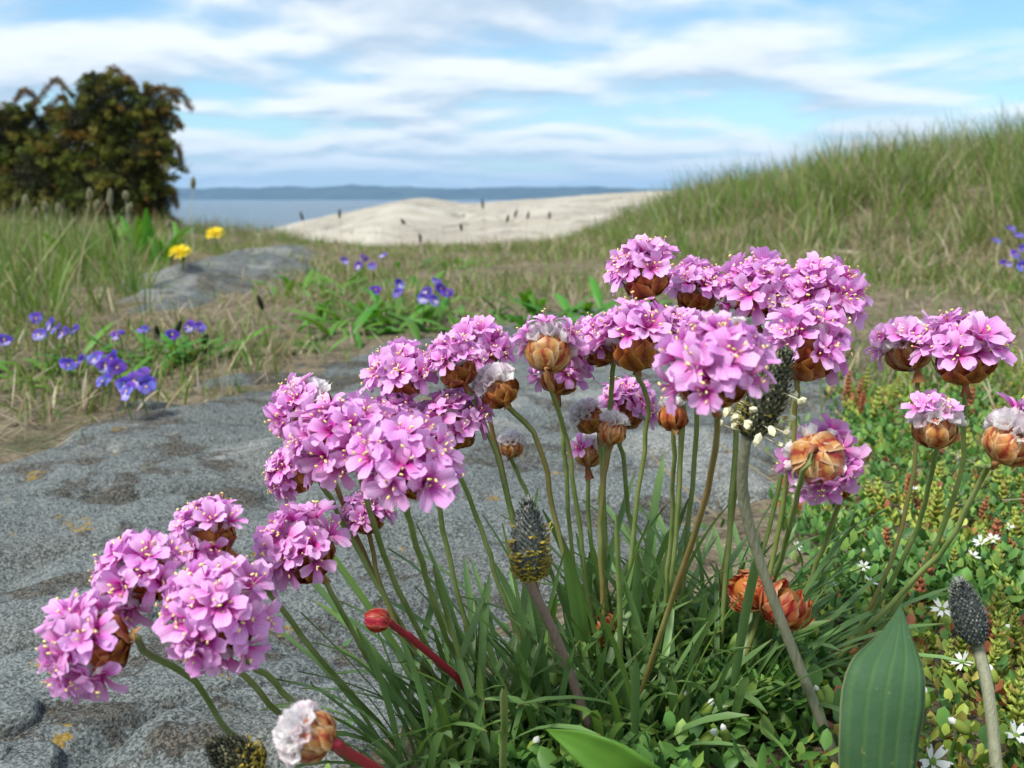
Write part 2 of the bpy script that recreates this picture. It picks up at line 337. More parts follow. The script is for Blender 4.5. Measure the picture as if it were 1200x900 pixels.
    m = M('green_stem'); m.color(vary(m, (0.10, 0.17, 0.04), 0.2, 0.02)); MAT['gstem'] = m.m
    m = M('dandelion_yellow'); m.color(vary(m, (0.86, 0.66, 0.01), 0.1, 0.01)); m.translucent((0.85, 0.6, 0.02), 0.3); MAT['dandelion'] = m.m
    m = M('white_petal'); m.color((0.82, 0.83, 0.80)); m.translucent((0.85, 0.86, 0.82), 0.3); MAT['white'] = m.m
    m = M('bud_green'); m.color(vary(m, (0.22, 0.32, 0.05), 0.2, 0.02)); m.translucent((0.3, 0.42, 0.06), 0.2); MAT['budg'] = m.m
    m = M('bark'); c = m.mix(m.noise(m.coord('Object', (1, 1, 0.3)), 60, 4, 0.6), (0.05, 0.035, 0.025), (0.14, 0.11, 0.08)); m.color(c); m.b.inputs['Roughness'].default_value = 0.9; MAT['bark'] = m.m
    m = M('dry_wood'); c = m.mix(m.noise(m.coord('Object', (0.2, 1, 1)), 90, 4, 0.6), (0.30, 0.25, 0.17), (0.55, 0.49, 0.38)); m.color(c); MAT['drywood'] = m.m
make_mats()

# ================================================================== THE SETTING
def pix_plane(px, py, z=0.0):
    d = CF + CR*((px-600)/F) + CU*((450-py)/F)
    t = (z-CAM_H)/d.z; p = C0+d*t; return (p.x, p.y)
ROCK_PIX = [(-260, 1500), (-420, 640), (-60, 545), (40, 520), (140, 470), (300, 445), (420, 408), (520, 392), (620, 372), (700, 360), (800, 352), (880, 352), (960, 372),
            (1010, 430), (985, 500), (930, 560), (890, 640), (800, 720), (660, 815), (520, 930), (420, 1500)]
ROCK_POLY = np.array([pix_plane(*p) for p in ROCK_PIX])
SLAB_PIX = [(118, 372), (150, 338), (240, 312), (330, 300), (385, 303), (378, 325), (330, 345), (285, 368), (200, 385)]
SLAB_POLY = np.array([pix_plane(*p) for p in SLAB_PIX])
def poly_sd(P, x, y):
    """signed distance to a polygon, positive inside"""
    x = np.asarray(x, float); y = np.asarray(y, float); d = np.full(x.shape, 1e9); ins = np.zeros(x.shape, bool)
    for i in range(len(P)):
        ax, ay = P[i]; bx, by = P[(i+1) % len(P)]; ex, ey = bx-ax, by-ay
        t = np.clip(((x-ax)*ex+(y-ay)*ey)/(ex*ex+ey*ey+1e-12), 0, 1)
        d = np.minimum(d, np.hypot(x-ax-t*ex, y-ay-t*ey))
        c = ((ay > y) != (by > y)) & (x < (bx-ax)*(y-ay)/(by-ay+1e-12)+ax); ins ^= c
    return np.where(ins, d, -d)
def soil_z(x, y):
    x = np.asarray(x, float); y = np.asarray(y, float)
    z = 0.010*fbm(x*1.7, y*1.7, 3, 5) + 0.0035*fbm(x*14, y*14, 3, 6)
    xb = np.interp(y, [1.2, 1.7, 2.3, 2.9, 3.6, 5.0], [1.2, 0.95, 0.66, 0.12, -0.02, 0.10])
    q = x-xb
    z = z + (0.27*sstep(0, 3.0, q) + 0.09*sstep(0, 0.9, q))*sstep(1.5, 3.0, y)*(1-0.6*sstep(4.4, 9, y))
    z = z + 0.05*sstep(0.5, 2.0, -x-0.35*y+0.4)*sstep(1.2, 2.6, y)      # slight rise on the left
    z = z - 0.030*np.maximum(0, y-4.7)**1.5
    z = z - 0.075*sstep(2.9, 4.4, y)*sstep(-1.7, -0.8, x)*sstep(1.3, 0.3, x)      # dip towards the granite
    sdk = poly_sd(ROCK_POLY, x, y)
    z = z - 0.030*sstep(0.01, 0.14, sdk)
    z = z + 0.012*sstep(0.04, 0.3, -sdk)*(y < 3)
    return z
def rock_z(x, y):
    x = np.asarray(x, float); y = np.asarray(y, float)
    sdk = poly_sd(ROCK_POLY, x, y) + 0.05*fbm(x*5, y*5, 3, 41)
    a = R(-14); xr = x*math.cos(a)-y*math.sin(a); yr = x*math.sin(a)+y*math.cos(a)
    z = 0.012*fbm(xr*2.2, yr*4.0, 3, 21) + 0.0045*fbm(xr*10, yr*22, 4, 22, 0.55)
    st = perlin(xr*3.0, yr*9, 25)+0.5*perlin(xr*9, yr*20, 26)
    z = z - 0.011*np.exp(-(st/0.09)**2)                                   # shallow joints following the grain
    z = z + 0.0016*fbm(x*90, y*90, 3, 23, 0.6)
    z = z + 0.014*np.clip(sdk*3, 0, 0.5)
    z = z - 0.12*sstep(0.02, -0.16, sdk)
    return z
def slab_z(x, y):
    sdk = poly_sd(SLAB_POLY, x, y) + 0.05*fbm(x*4, y*4, 3, 51)
    return 0.004+0.030*sstep(-0.02, 0.13, sdk) + 0.020*fbm(x*4, y*7, 3, 52) + 0.008*fbm(x*16, y*30, 4, 53) - 0.16*sstep(0.0, -0.12, sdk)
def ground_z(x, y):
    x = np.asarray(x, float); y = np.asarray(y, float)
    return np.maximum(np.maximum(soil_z(x, y), rock_z(x, y)), slab_z(x, y))
def ghit(px, py):
    """where the ray through a photograph pixel meets the ground: point, depth"""
    d = CF + CR*((px-600)/F) + CU*((450-py)/F); ts = np.concatenate([np.linspace(0.2, 1.5, 700), np.linspace(1.5, 9, 900)])
    X = d.x*ts; Y = d.y*ts; Z = CAM_H+d.z*ts; under = np.nonzero(Z <= soil_rock(X, Y))[0]
    k = under[0] if len(under) else len(ts)-1
    return Vector((X[k], Y[k], Z[k])), ts[k]
def soil_rock(x, y): return ground_z(x, y)

def heightfield(name, xs, ys, fn, mat, cf=None):
    X, Y = np.meshgrid(xs, ys); Z = fn(X.ravel(), Y.ravel()); V = np.stack([X.ravel(), Y.ravel(), Z], -1)
    return tag(add(name, mesh_np(name, V, grid_faces(len(ys), len(xs)), mat, True, cf(X.ravel(), Y.ravel()) if cf else None)), kind='structure')
def lines(*segs):
    o = []
    for a, b, n in segs: o.append(np.linspace(a, b, n, endpoint=False))
    return np.concatenate(o + [[segs[-1][1]]])
heightfield('ground', lines((-40, -8, 16), (-8, -2.5, 40), (-2.5, -0.2, 80), (-0.2, 0.9, 110), (0.9, 3, 70), (3, 9, 40), (9, 40, 16)),
            lines((-3, 0.1, 30), (0.1, 1.3, 120), (1.3, 3.5, 110), (3.5, 9, 90), (9, 30, 50), (30, 95, 30)), soil_z, MAT['soil'])
PALE = [(820, 560, 70, 45), (660, 478, 60, 22), (330, 545, 60, 20), (560, 520, 50, 18), (150, 498, 90, 8)]
BROWN = [(230, 488, 190, 22), (400, 440, 120, 14), (285, 572, 55, 26), (130, 600, 50, 12), (95, 690, 60, 16), (330, 765, 45, 18), (120, 850, 70, 22), (210, 880, 70, 16), (560, 420, 120, 10), (420, 735, 40, 18), (200, 540, 60, 10), (60, 560, 70, 8), (700, 620, 40, 16)]
def stain(lst, x, y):
    o = np.zeros(x.shape); nz = fbm(x*12, y*12, 4, 33, 0.6)
    for px, py, wx, wy in lst:
        cx, cy = pix_plane(px, py); k = cy/F; e = ((x-cx)/(wx*k))**2+((y-cy)/(wy*k*cy/CAM_H))**2
        o = np.maximum(o, sstep(1.5, 0.3, e-nz*1.6))
    return o
heightfield('rock_slab', lines((-1.6, -0.75, 60), (-0.75, 0.8, 460), (0.8, 1.1, 20)), lines((-0.6, 0.2, 40), (0.2, 0.75, 190), (0.75, 1.9, 230)), rock_z, MAT['rock'], lambda x, y: np.column_stack([stain(PALE, x, y), stain(BROWN, x, y), x*0]))
sx0, sy0 = SLAB_POLY.min(0)-0.25; sx1, sy1 = SLAB_POLY.max(0)+0.25
heightfield('rock_outcrop', np.linspace(sx0, sx1, 200), np.linspace(sy0, sy1, 150), slab_z, MAT['rock'], lambda x, y: np.column_stack([stain([(270, 330, 45, 5), (205, 362, 30, 7), (330, 312, 40, 4), (180, 345, 25, 5)], x, y), stain([(240, 352, 35, 9), (300, 318, 90, 4), (180, 330, 50, 5), (215, 320, 60, 4)], x, y), x*0]))
# pale granite dome between the grass and the sea
GY = 14.0
sil = [(150, 300), (250, 284), (310, 271), (340, 262), (400, 250), (450, 240), (480, 233), (500, 232), (520, 235), (545, 239), (600, 235), (680, 229), (740, 225), (900, 222), (1200, 225)]
SX = np.array([(p[0]-600)/F*GY for p in sil]); SZ = np.array([CAM_H+(233-p[1])/F*GY for p in sil])
def granite_z(x, y):
    zr = np.interp(x, SX, SZ)
    z = zr - 0.055*np.maximum(0, GY-y)**1.1 - 0.02*np.maximum(0, y-GY)**1.5
    z = z + 0.03*fbm(x*0.5, y*0.5, 4, 61)*sstep(0.2, 2.5, np.abs(y-GY)+0.5) + 0.012*fbm(x*3, y*3, 4, 62) + 0.05*(np.floor(4*fbm(x*0.4, y*0.8, 3, 66))/4)*sstep(0.3, 2.0, np.abs(y-GY))
    cr = perlin(x*0.35+y*0.1, y*0.9, 64); z = z - 0.09*np.exp(-(cr/0.035)**2)
    return z - 0.5*sstep(-4.0, -6.0, x) - 1.0*sstep(9.5, 6.5, y)
heightfield('granite_outcrop', np.linspace(-7, 9, 260), np.linspace(6.5, 24, 200), granite_z, MAT['granite'])
SEA = -6.0
V = np.array([[-8000, 25, SEA], [8000, 25, SEA], [8000, 8500, SEA], [-8000, 8500, SEA]])
tag(add('sea', mesh_np('sea', V, np.array([[0, 1, 2, 3]]), MAT['sea'])), kind='structure')
def hill_z(x, y):
    env = sstep(5200, 5900, y)*(1-sstep(7300, 8000, y))
    px = 600+x/6000*F
    H = np.interp(px, [0, 150, 230, 262, 300, 330, 370, 420, 470, 520, 640, 740, 850, 1000, 1300], [56, 66, 62, 74, 58, 76, 60, 80, 64, 68, 74, 60, 54, 50, 44])
    h = H*(1+0.22*fbm(x/500, y/500, 4, 71)) + 7*fbm(x/110, y/110, 3, 72)
    return SEA - 15 + (h + 15)*env
heightfield('hills', np.linspace(-5200, 5200, 420), np.linspace(5100, 8100, 60), hill_z, MAT['hill'])

# ------------------------------------------------------------------ blades of grass
def blades(P, H, W, az, lean, bend, col, tipcol=None, seg=4):
    """numpy ribbons: P (n,3) bases, heights, widths, direction of lean, lean and bend in radians"""
    n = len(P); s = np.linspace(0, 1, seg+1)
    ang = lean[:, None] + bend[:, None]*s[None, :]**1.3                       # angle from vertical along the blade
    dl = H[:, None]/seg
    r = np.concatenate([np.zeros((n, 1)), np.cumsum(np.sin((ang[:, 1:]+ang[:, :-1])/2)*dl, 1)], 1)
    z = np.concatenate([np.zeros((n, 1)), np.cumsum(np.cos((ang[:, 1:]+ang[:, :-1])/2)*dl, 1)], 1)
    dx, dy = np.cos(az), np.sin(az); fa = az + NR.normal(0, 0.9, n) + np.pi/2; wx, wy = np.cos(fa), np.sin(fa)
    wid = W[:, None]*(0.75+0.5*s*(1-s)*2)[None, :]*np.where(s > 0.6, (1-s)/0.4, 1)[None, :]
    cx = P[:, 0:1]+dx[:, None]*r; cy = P[:, 1:2]+dy[:, None]*r; cz = P[:, 2:3]+z
    A = np.stack([cx-wx[:, None]*wid/2, cy-wy[:, None]*wid/2, cz], -1); B = np.stack([cx+wx[:, None]*wid/2, cy+wy[:, None]*wid/2, cz], -1)
    k = 2*seg+1
    V = np.empty((n, k, 3)); V[:, 0:2*seg:2] = A[:, :seg]; V[:, 1:2*seg:2] = B[:, :seg]; V[:, 2*seg] = (A[:, seg]+B[:, seg])/2
    C = np.empty((n, k, 3)); tc_ = col if tipcol is None else tipcol
    for i in range(seg): C[:, 2*i] = C[:, 2*i+1] = col*(1-s[i])+tc_*s[i]
    C[:, 2*seg] = tc_
    o = (np.arange(n)*k)[:, None]
    q = np.concatenate([o+np.array([[2*i, 2*i+1, 2*i+3, 2*i+2]]) for i in range(seg-1)], 0); t = o+np.array([[2*seg-2, 2*seg-1, 2*seg]])
    return V.reshape(-1, 3), [q, t], C.reshape(-1, 3)
GREENS = np.array([(0.065, 0.165, 0.018), (0.095, 0.205, 0.026), (0.130, 0.230, 0.034), (0.170, 0.240, 0.050), (0.24, 0.265, 0.085)])
STRAWS = np.array([(0.34, 0.28, 0.16), (0.42, 0.36, 0.23), (0.27, 0.21, 0.11), (0.20, 0.15, 0.08), (0.46, 0.41, 0.29)])
def pick(pal, n, w=None):
    return pal[NR.choice(len(pal), n, p=w)]*(NR.uniform(0.78, 1.22, (n, 1)))
def scatter(n, x0, x1, y0, y1, dens):
    out = []; got = 0
    while got < n:
        x = NR.uniform(x0, x1, n); y = NR.uniform(y0, y1, n); k = NR.uniform(0, 1, n) < dens(x, y); out.append(np.stack([x[k], y[k]], -1)); got += k.sum()
    return np.concatenate(out)[:n]
def on_ground(xy, sink=0.002, fn=ground_z):
    return np.column_stack([xy, fn(xy[:, 0], xy[:, 1])-sink])
def bare(x, y):                       # 1 on open rock
    return np.maximum(sstep(-0.02, 0.03, rock_z(x, y)-soil_z(x, y)+0.012), sstep(-0.01, 0.02, slab_z(x, y)-soil_z(x, y)))
def grass_stuff(name, groups, label, cat, mat='grass'):
    V, Fq, C = join_np(groups); o = add(name, mesh_np(name, V, Fq, MAT[mat], True, C)); return tag(o, label, cat, None, 'stuff')
def bank_q(x, y):
    return x-np.interp(y, [1.2, 1.7, 2.3, 2.9, 3.6, 5.0], [1.2, 0.95, 0.66, 0.12, -0.02, 0.10])
# the grassy bank on the right
G = []
def tufty(xy0, per, spread):
    n0 = len(xy0); k = NR.integers(max(2, per//2), per*3//2, n0); idx = np.repeat(np.arange(n0), k); d = NR.normal(0, 1, (len(idx), 2))*(spread*NR.uniform(0.4, 1.5, n0))[idx][:, None]
    return xy0[idx]+d, idx, np.arctan2(d[:, 1], d[:, 0])
n = 6800
xy = scatter(n, -0.9, 4.6, 1.55, 6.2, lambda x, y: sstep(-0.30, 0.12, bank_q(x, y))*(0.6+0.4*(fbm(x*3, y*3, 3, 81) > -0.25))*(1/(0.4+0.22*y)))
xy, tid, ta = tufty(xy, 17, 0.018); n = len(xy)
P = on_ground(xy, fn=soil_z); cl = fbm(xy[:, 0]*2.4, xy[:, 1]*2.4, 3, 82); NT = tid.max()+1
q = bank_q(xy[:, 0], xy[:, 1]); H = (0.045+0.10*sstep(0, 0.8, q)+0.05*sstep(0.6, 2.5, q))*NR.uniform(0.45, 1.3, n)*NR.uniform(0.6, 1.35, NT)[tid]*(1+0.3*cl)
dry = NR.uniform(0, 1, n) < (NR.uniform(0, 1, NT)**3*0.8)[tid]+0.08
col = np.where(dry[:, None], pick(STRAWS, n), pick(GREENS, NT, [0.16, 0.26, 0.26, 0.20, 0.12])[tid]*NR.uniform(0.8, 1.2, (n, 1)))
tip = np.where(NR.uniform(0, 1, (n, 1)) < 0.35, col*0.5+pick(STRAWS, n)*0.5, col*1.1)
az_ = ta+NR.normal(0, 0.5, n)+0.35*np.sin(R(150)-ta)
G.append(blades(P, np.maximum(H, 0.02), NR.uniform(0.0014, 0.0034, n), az_, np.abs(NR.normal(0.22, 0.2, n)), np.abs(NR.normal(0.55, 0.45, n)), col, tip))
# fine flowering stems above the bank
n = 700; xy = scatter(n, -0.6, 4.0, 2.4, 5.0, lambda x, y: sstep(0.0, 0.6, bank_q(x, y))); P = on_ground(xy, fn=soil_z)
G.append(blades(P, NR.uniform(0.14, 0.26, n)*(0.65+0.35*sstep(0, 1.4, bank_q(xy[:, 0], xy[:, 1]))), NR.uniform(0.0011, 0.0018, n), NR.normal(R(150), 1.0, n), np.abs(NR.normal(0.08, 0.2, n)), np.abs(NR.normal(0.25, 0.2, n)), pick(STRAWS, n)*0.8, None))
# bent dead thatch lying along the bank
n = 7000; xy = scatter(n, -0.8, 3.2, 1.5, 4.2, lambda x, y: sstep(-0.2, 0.05, bank_q(x, y))*(fbm(x*2, y*2, 3, 84) > -0.1)); P = on_ground(xy, 0, fn=soil_z)
G.append(blades(P, NR.uniform(0.05, 0.13, n), NR.uniform(0.0015, 0.003, n), NR.uniform(0, 6.28, n), NR.uniform(0.6, 1.2, n), NR.uniform(0.2, 0.9, n), pick(STRAWS, n)))
grass_stuff('bank_grass', G, 'tall mixed green and straw grass covering the sloping bank', 'grass')
# left meadow in front of the junipers and the crest of the meadow
G = []; n = 5200
def left_d(x, y):
    return np.maximum(sstep(-0.05, 0.35, -x-0.30*y-0.02), sstep(3.2, 3.9, y+0.2*fbm(x, y, 2, 85)))*(1-bare(x, y))*(y < 6)*(1/(0.4+0.2*y))
xy = scatter(n, -4.2, 1.2, 1.05, 6.0, left_d); 
xy, tid, ta = tufty(xy, 11, 0.014); n = len(xy); NT = tid.max()+1; P = on_ground(xy); m_ = fbm(xy[:, 0]*2.2, xy[:, 1]*2.2, 3, 86)
lush = sstep(-0.1, 0.3, -xy[:, 0]-0.30*xy[:, 1])*(1-sstep(2.6, 3.6, xy[:, 1]))
H = (0.04+0.085*lush+0.045*sstep(3.0, 4.5, xy[:, 1])*sstep(-0.7, -1.6, xy[:, 0]))*NR.uniform(0.5, 1.3, n)*NR.uniform(0.6, 1.3, NT)[tid]*(1+0.3*m_)
dry = NR.uniform(0, 1, n) < (0.36-0.26*lush)*NR.uniform(0.2, 1.9, NT)[tid]
col = np.where(dry[:, None], pick(STRAWS, n), pick(GREENS, NT, [0.2, 0.3, 0.25, 0.15, 0.10])[tid]*NR.uniform(0.8, 1.2, (n, 1)))
G.append(blades(P, np.maximum(H, 0.015), NR.uniform(0.0014, 0.0032, n), ta+NR.normal(0, .5, n), np.abs(NR.normal(0.2, 0.25, n)), np.abs(NR.normal(0.45, 0.4, n)), col, col*0.7+pick(STRAWS, n)*0.3))
n = 700; xy = scatter(n, -4, 0.9, 2.6, 5.6, lambda x, y: left_d(x, y)*(0.25+0.75*sstep(-0.8, -1.5, x))); P = on_ground(xy)
G.append(blades(P, NR.uniform(0.10, 0.19, n), NR.uniform(0.001, 0.0016, n), NR.uniform(0, 6.28, n), np.abs(NR.normal(0.08, 0.15, n)), np.abs(NR.normal(0.25, 0.2, n)), pick(STRAWS, n)*0.85))
grass_stuff('meadow_grass', G, 'grass growing before the junipers and along the crest', 'grass')
# short turf, straw and litter between the rocks
G = []; n = 40000
def mid_d(x, y):
    return (1-bare(x, y))*(y < 4.2)*(bank_q(x, y) < 0.25)*np.clip(0.30+1.2*fbm(x*2.6+3, y*2.6, 3, 91), 0.06, 1)*(1/(0.35+0.3*y))
xy = scatter(n, -2.2, 1.7, 0.75, 4.2, mid_d); P = on_ground(xy)
col = np.where((NR.uniform(0, 1, n) < 0.36)[:, None], pick(STRAWS, n), pick(GREENS, n))
G.append(blades(P, NR.uniform(0.012, 0.045, n), NR.uniform(0.0011, 0.0026, n), NR.uniform(0, 6.28, n), np.abs(NR.normal(0.4, 0.35, n)), np.abs(NR.normal(0.5, 0.4, n)), col))
n = 26000
xy = scatter(n, -2.4, 1.9, 0.5, 3.6, lambda x, y: (1-0.985*bare(x, y))*(bank_q(x, y) < 0.2)*np.clip(0.5+1.2*fbm(x*3, y*3, 3, 92), 0.1, 1)*(1/(0.3+0.45*y))); P = on_ground(xy, -0.002)
G.append(blades(P, NR.uniform(0.02, 0.075, n), NR.uniform(0.0008, 0.0019, n), NR.uniform(0, 6.28, n), NR.uniform(1.1, 1.55, n), NR.uniform(-0.25, 0.25, n), pick(STRAWS, n)*0.9))
grass_stuff('dry_turf', G, 'short patchy turf and dry straw between the rocks', 'turf')

# ------------------------------------------------------------------ junipers
def juniper(base, lobes_px, shoots_px, dist, seed, label):
    rg = random.Random(seed); root = empty('juniper_bush', base, label, 'bush', 'junipers at the meadow edge'); tp = []; k = dist/F
    bpx = 600+base.x/(dist)*F; bpy = 233+(CAM_H-base.z)/dist*F
    lobes = [(np.array([(x-bpx)*k, rg.uniform(-0.13, 0.13)*(1 if r < 40 else 0.6), (bpy-y)*k]), r*k) for x, y, r in lobes_px]
    for c, r in lobes:                                           # limbs to every clump
        pts = catmull([(0, 0, -0.05), tuple(c*np.array([0.25, 0.25, 0.4])), tuple(c*np.array([0.7, 0.7, 0.75])), tuple(c)], 8)
        v, f, al = tube_np(pts, [0.020*(1-i/8.5)+0.002 for i in range(9)], 5); tp.append((v, f, np.zeros((len(v), 3))))
    Vt, Ft, _ = join_np(tp); add('trunk', mesh_np('juniper_trunk', Vt, Ft, MAT['bark']), root)
    P = []; D = []; C = []; pal = np.array([(0.125, 0.140, 0.018), (0.080, 0.110, 0.016), (0.18, 0.115, 0.018), (0.190, 0.170, 0.024)])
    for c, r in lobes:
        n = int(6500*(r/0.2)**2)+500; d = NR.normal(0, 1, (n, 3)); d /= np.linalg.norm(d, axis=1)[:, None]      # old inner twigs, coloured near-black to paint the shade inside the bush
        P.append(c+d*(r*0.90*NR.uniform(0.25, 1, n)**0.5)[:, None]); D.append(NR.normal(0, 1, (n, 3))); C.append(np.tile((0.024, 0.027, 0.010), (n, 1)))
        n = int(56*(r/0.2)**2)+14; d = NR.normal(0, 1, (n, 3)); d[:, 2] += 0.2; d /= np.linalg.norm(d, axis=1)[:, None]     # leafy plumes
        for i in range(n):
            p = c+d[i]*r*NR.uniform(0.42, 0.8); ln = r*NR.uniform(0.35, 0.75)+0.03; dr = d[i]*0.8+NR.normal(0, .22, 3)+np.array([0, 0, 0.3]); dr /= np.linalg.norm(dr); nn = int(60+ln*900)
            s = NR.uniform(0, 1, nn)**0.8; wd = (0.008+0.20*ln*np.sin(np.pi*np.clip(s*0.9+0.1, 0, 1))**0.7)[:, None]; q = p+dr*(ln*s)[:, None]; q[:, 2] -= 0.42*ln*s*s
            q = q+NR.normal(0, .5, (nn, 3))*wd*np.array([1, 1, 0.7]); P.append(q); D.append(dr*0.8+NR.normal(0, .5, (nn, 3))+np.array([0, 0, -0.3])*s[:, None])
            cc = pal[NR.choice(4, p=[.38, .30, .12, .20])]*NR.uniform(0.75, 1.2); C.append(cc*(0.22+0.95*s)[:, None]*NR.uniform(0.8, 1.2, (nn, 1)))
    for (x0, y0), (x1, y1), (x2, y2) in shoots_px:               # long nodding shoots that break the outline
        pts = catmull([((x-bpx)*k, rg.uniform(-.03, .03), (bpy-y)*k) for x, y in ((x0, y0), (x1, y1), (x2, y2))], 60)
        for i, q in enumerate(pts):
            for j in range(12):
                P.append(np.array([tuple(q)])+NR.normal(0, .009, (1, 3))+np.array([[0, 0, -0.02*rg.random()*i/60]])); D.append(NR.normal(0, .7, (1, 3))+np.array([[0.3, 0, -0.6*i/60]])); C.append(np.array([(0.17, 0.10, 0.024)])*rg.uniform(.7, 1.2))
    P = np.concatenate(P); D = np.concatenate(D); C = np.concatenate(C); n = len(P); D /= np.linalg.norm(D, axis=1)[:, None]; P[:, 2] = np.maximum(P[:, 2], 0.01)
    sd_ = np.cross(D, NR.normal(0, 1, (n, 3))); sd_ /= np.linalg.norm(sd_, axis=1)[:, None]; l = NR.uniform(0.010, 0.021, (n, 1)); w_ = NR.uniform(0.0022, 0.0042, (n, 1))
    V = np.stack([P-sd_*w_, P+sd_*w_, P+D*l], 1).reshape(-1, 3)
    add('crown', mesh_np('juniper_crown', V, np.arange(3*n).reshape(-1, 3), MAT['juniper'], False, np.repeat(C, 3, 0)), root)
def gpt(px, y):
    x = (px-600)/F*(y*math.cos(PITCH)); return Vector((x, y, float(ground_z(np.array([x]), np.array([y]))[0])))
juniper(gpt(150, 5.4), [(148, 126, 24), (188, 136, 24), (118, 148, 26), (160, 165, 44), (112, 185, 40), (190, 185, 24), (150, 225, 52), (100, 235, 46), (188, 238, 26), (70, 205, 34), (140, 262, 34), (185, 262, 24), (85, 262, 34), (130, 105, 12), (160, 190, 45)],
        [((135, 118), (150, 88), (168, 106)), ((180, 120), (205, 108), (222, 122)), ((200, 165), (216, 172), (222, 190)), ((195, 125), (222, 112), (236, 130)), ((190, 140), (214, 138), (226, 152)), ((195, 150), (208, 165), (210, 182)), ((110, 125), (122, 108), (132, 120)), ((192, 225), (208, 222), (214, 240)), ((150, 110), (166, 98), (176, 112))], 5.4, 3, 'broad olive-brown juniper with nodding shoots over the open water side')
juniper(gpt(15, 5.9), [(6, 158, 24), (46, 152, 22), (22, 180, 40), (58, 185, 24), (-20, 180, 44), (20, 220, 50), (64, 225, 36), (-30, 235, 50), (40, 262, 36), (0, 262, 40), (75, 142, 14), (30, 158, 28), (-12, 150, 24)],
        [((60, 130), (84, 100), (98, 112)), ((40, 125), (52, 112), (62, 122)), ((5, 130), (-4, 112), (6, 112)), ((70, 140), (88, 118), (96, 128))], 5.9, 5, 'lower rounded juniper half hidden behind the broad juniper with nodding shoots')

# ================================================================== THRIFT (sea pinks)
def petal_mesh(i):
    rg = random.Random(100+i); nu, nv = 6, 5; V = []; C = []
    ln = 0.0063*rg.uniform(0.92, 1.08); wmax = 0.00168*rg.uniform(0.86, 1.14); a0, a1 = R(rg.uniform(12, 22)), R(rg.uniform(64, 98)); roll = rg.uniform(-0.25, 0.25); r = 0.0005; z = 0.0
    for iu in range(nu):
        s = iu/(nu-1); a = a0+(a1-a0)*s**0.8
        if iu: r += math.sin(a)*ln/(nu-1); z += math.cos(a)*ln/(nu-1)
        w_ = wmax*(0.16+0.84*math.sin(min(1, s*1.18)*math.pi/2)**1.3)*(1 if s < 0.9 else 0.80)
        for iv in range(nv):
            t = iv/(nv-1)*2-1; cup = 0.00042*t*t*(1-s*0.4)+0.00030*math.sin(t*4.5+i)*s; notch = (-0.00055*(1-abs(t))+0.00005 if s > 0.99 else 0) - (0.0006*t*t if s > 0.7 else 0)
            V.append((r+notch*math.sin(a)-cup*math.cos(a), t*w_, z+notch*math.cos(a)+cup*math.sin(a)+roll*t*w_*s)); C.append((s, iv/(nv-1), 0))
    return mesh_np('petal', V, grid_faces(nu, nv), MAT['petal'], True, np.array(C))
PETALS = [petal_mesh(i) for i in range(8)]
def calyx_mesh(i, white):
    """ribbed funnel below the petals; with a hairy papery rim on spent florets"""
    k = 10; V = []; C = []; rg = random.Random(200+i)
    prof = [(0.0006, -0.0048), (0.0010, -0.0028), (0.0012, -0.0008), (0.0017, 0.0006)] if not white else [(0.0006, -0.0048), (0.0012, -0.0022), (0.0019, 0.0004), (0.0028, 0.0022)]
    for j, (r, z) in enumerate(prof):
        for a in range(k):
            g = 2*math.pi*a/k; rr = r*(1+0.14*math.cos(5*g)*(j/3)); zz = z+(rg.uniform(-0.0004, 0.0009) if j == 3 else 0)+(0.0007*(a % 2) if j == 3 else 0)
            V.append((rr*math.cos(g), rr*math.sin(g), zz)); C.append((j/3, 0, 0))
    parts = [(np.array(V), grid_faces(4, k, True), np.array(C))]
    if white:                                                   # the downy hairs
        n = 110; PV = []; PF = []
        for h in range(n):
            g = rg.uniform(0, 6.28); s = rg.uniform(0.25, 1); b = Vector((math.cos(g)*0.0024*s, math.sin(g)*0.0024*s, -0.001+0.0027*s)); d = Vector((math.cos(g)*rg.uniform(0.1, 1), math.sin(g)*rg.uniform(0.1, 1), rg.uniform(0.3, 1.2)))*0.0021; t = Vector((-math.sin(g), math.cos(g), 0))*0.00016
            PV += [tuple(b-t), tuple(b+t), tuple(b+d)]; PF.append((3*h, 3*h+1, 3*h+2))
        parts.append((np.array(PV), np.array(PF), np.tile((1.0, 0, 0), (len(PV), 1))))
    v, f, c = join_np(parts); return mesh_np('floret_tube', v, f, MAT['calyx'], True, c)
TUBES = [calyx_mesh(i, False) for i in range(3)]; SPENT = [calyx_mesh(i+5, True) for i in range(4)]
def stamen_mesh(i):
    rg = random.Random(300+i); parts = []
    for k in range(rg.choice((2, 3, 4))):
        a = 2*math.pi*k/5+rg.uniform(-0.4, 0.4); h = rg.uniform(0.0026, 0.0052); r = rg.uniform(0.0007, 0.0019)
        pts = [Vector((0.0003*math.cos(a), 0.0003*math.sin(a), 0)), Vector((r*0.6*math.cos(a), r*0.6*math.sin(a), h*0.6)), Vector((r*math.cos(a), r*math.sin(a), h))]
        v, f, al = tube_np(pts, [0.00012]*3, 3); parts.append((v, f, np.zeros((len(v), 3))))
        d = Vector((rg.gauss(0, 1), rg.gauss(0, 1), rg.gauss(0, .6))).normalized()*0.00046; t = pts[2]
        v, f, al = tube_np([t-d, t-d*0.6, t+d*0.6, t+d], [0.0001, 0.00025, 0.00025, 0.0001], 5); parts.append((v, f, np.tile((1.0, 0, 0), (len(v), 1))))
    v, f, c = join_np(parts); return mesh_np('stamens', v, f, MAT['stamen'], True, c)
STAMENS = [stamen_mesh(i) for i in range(5)]
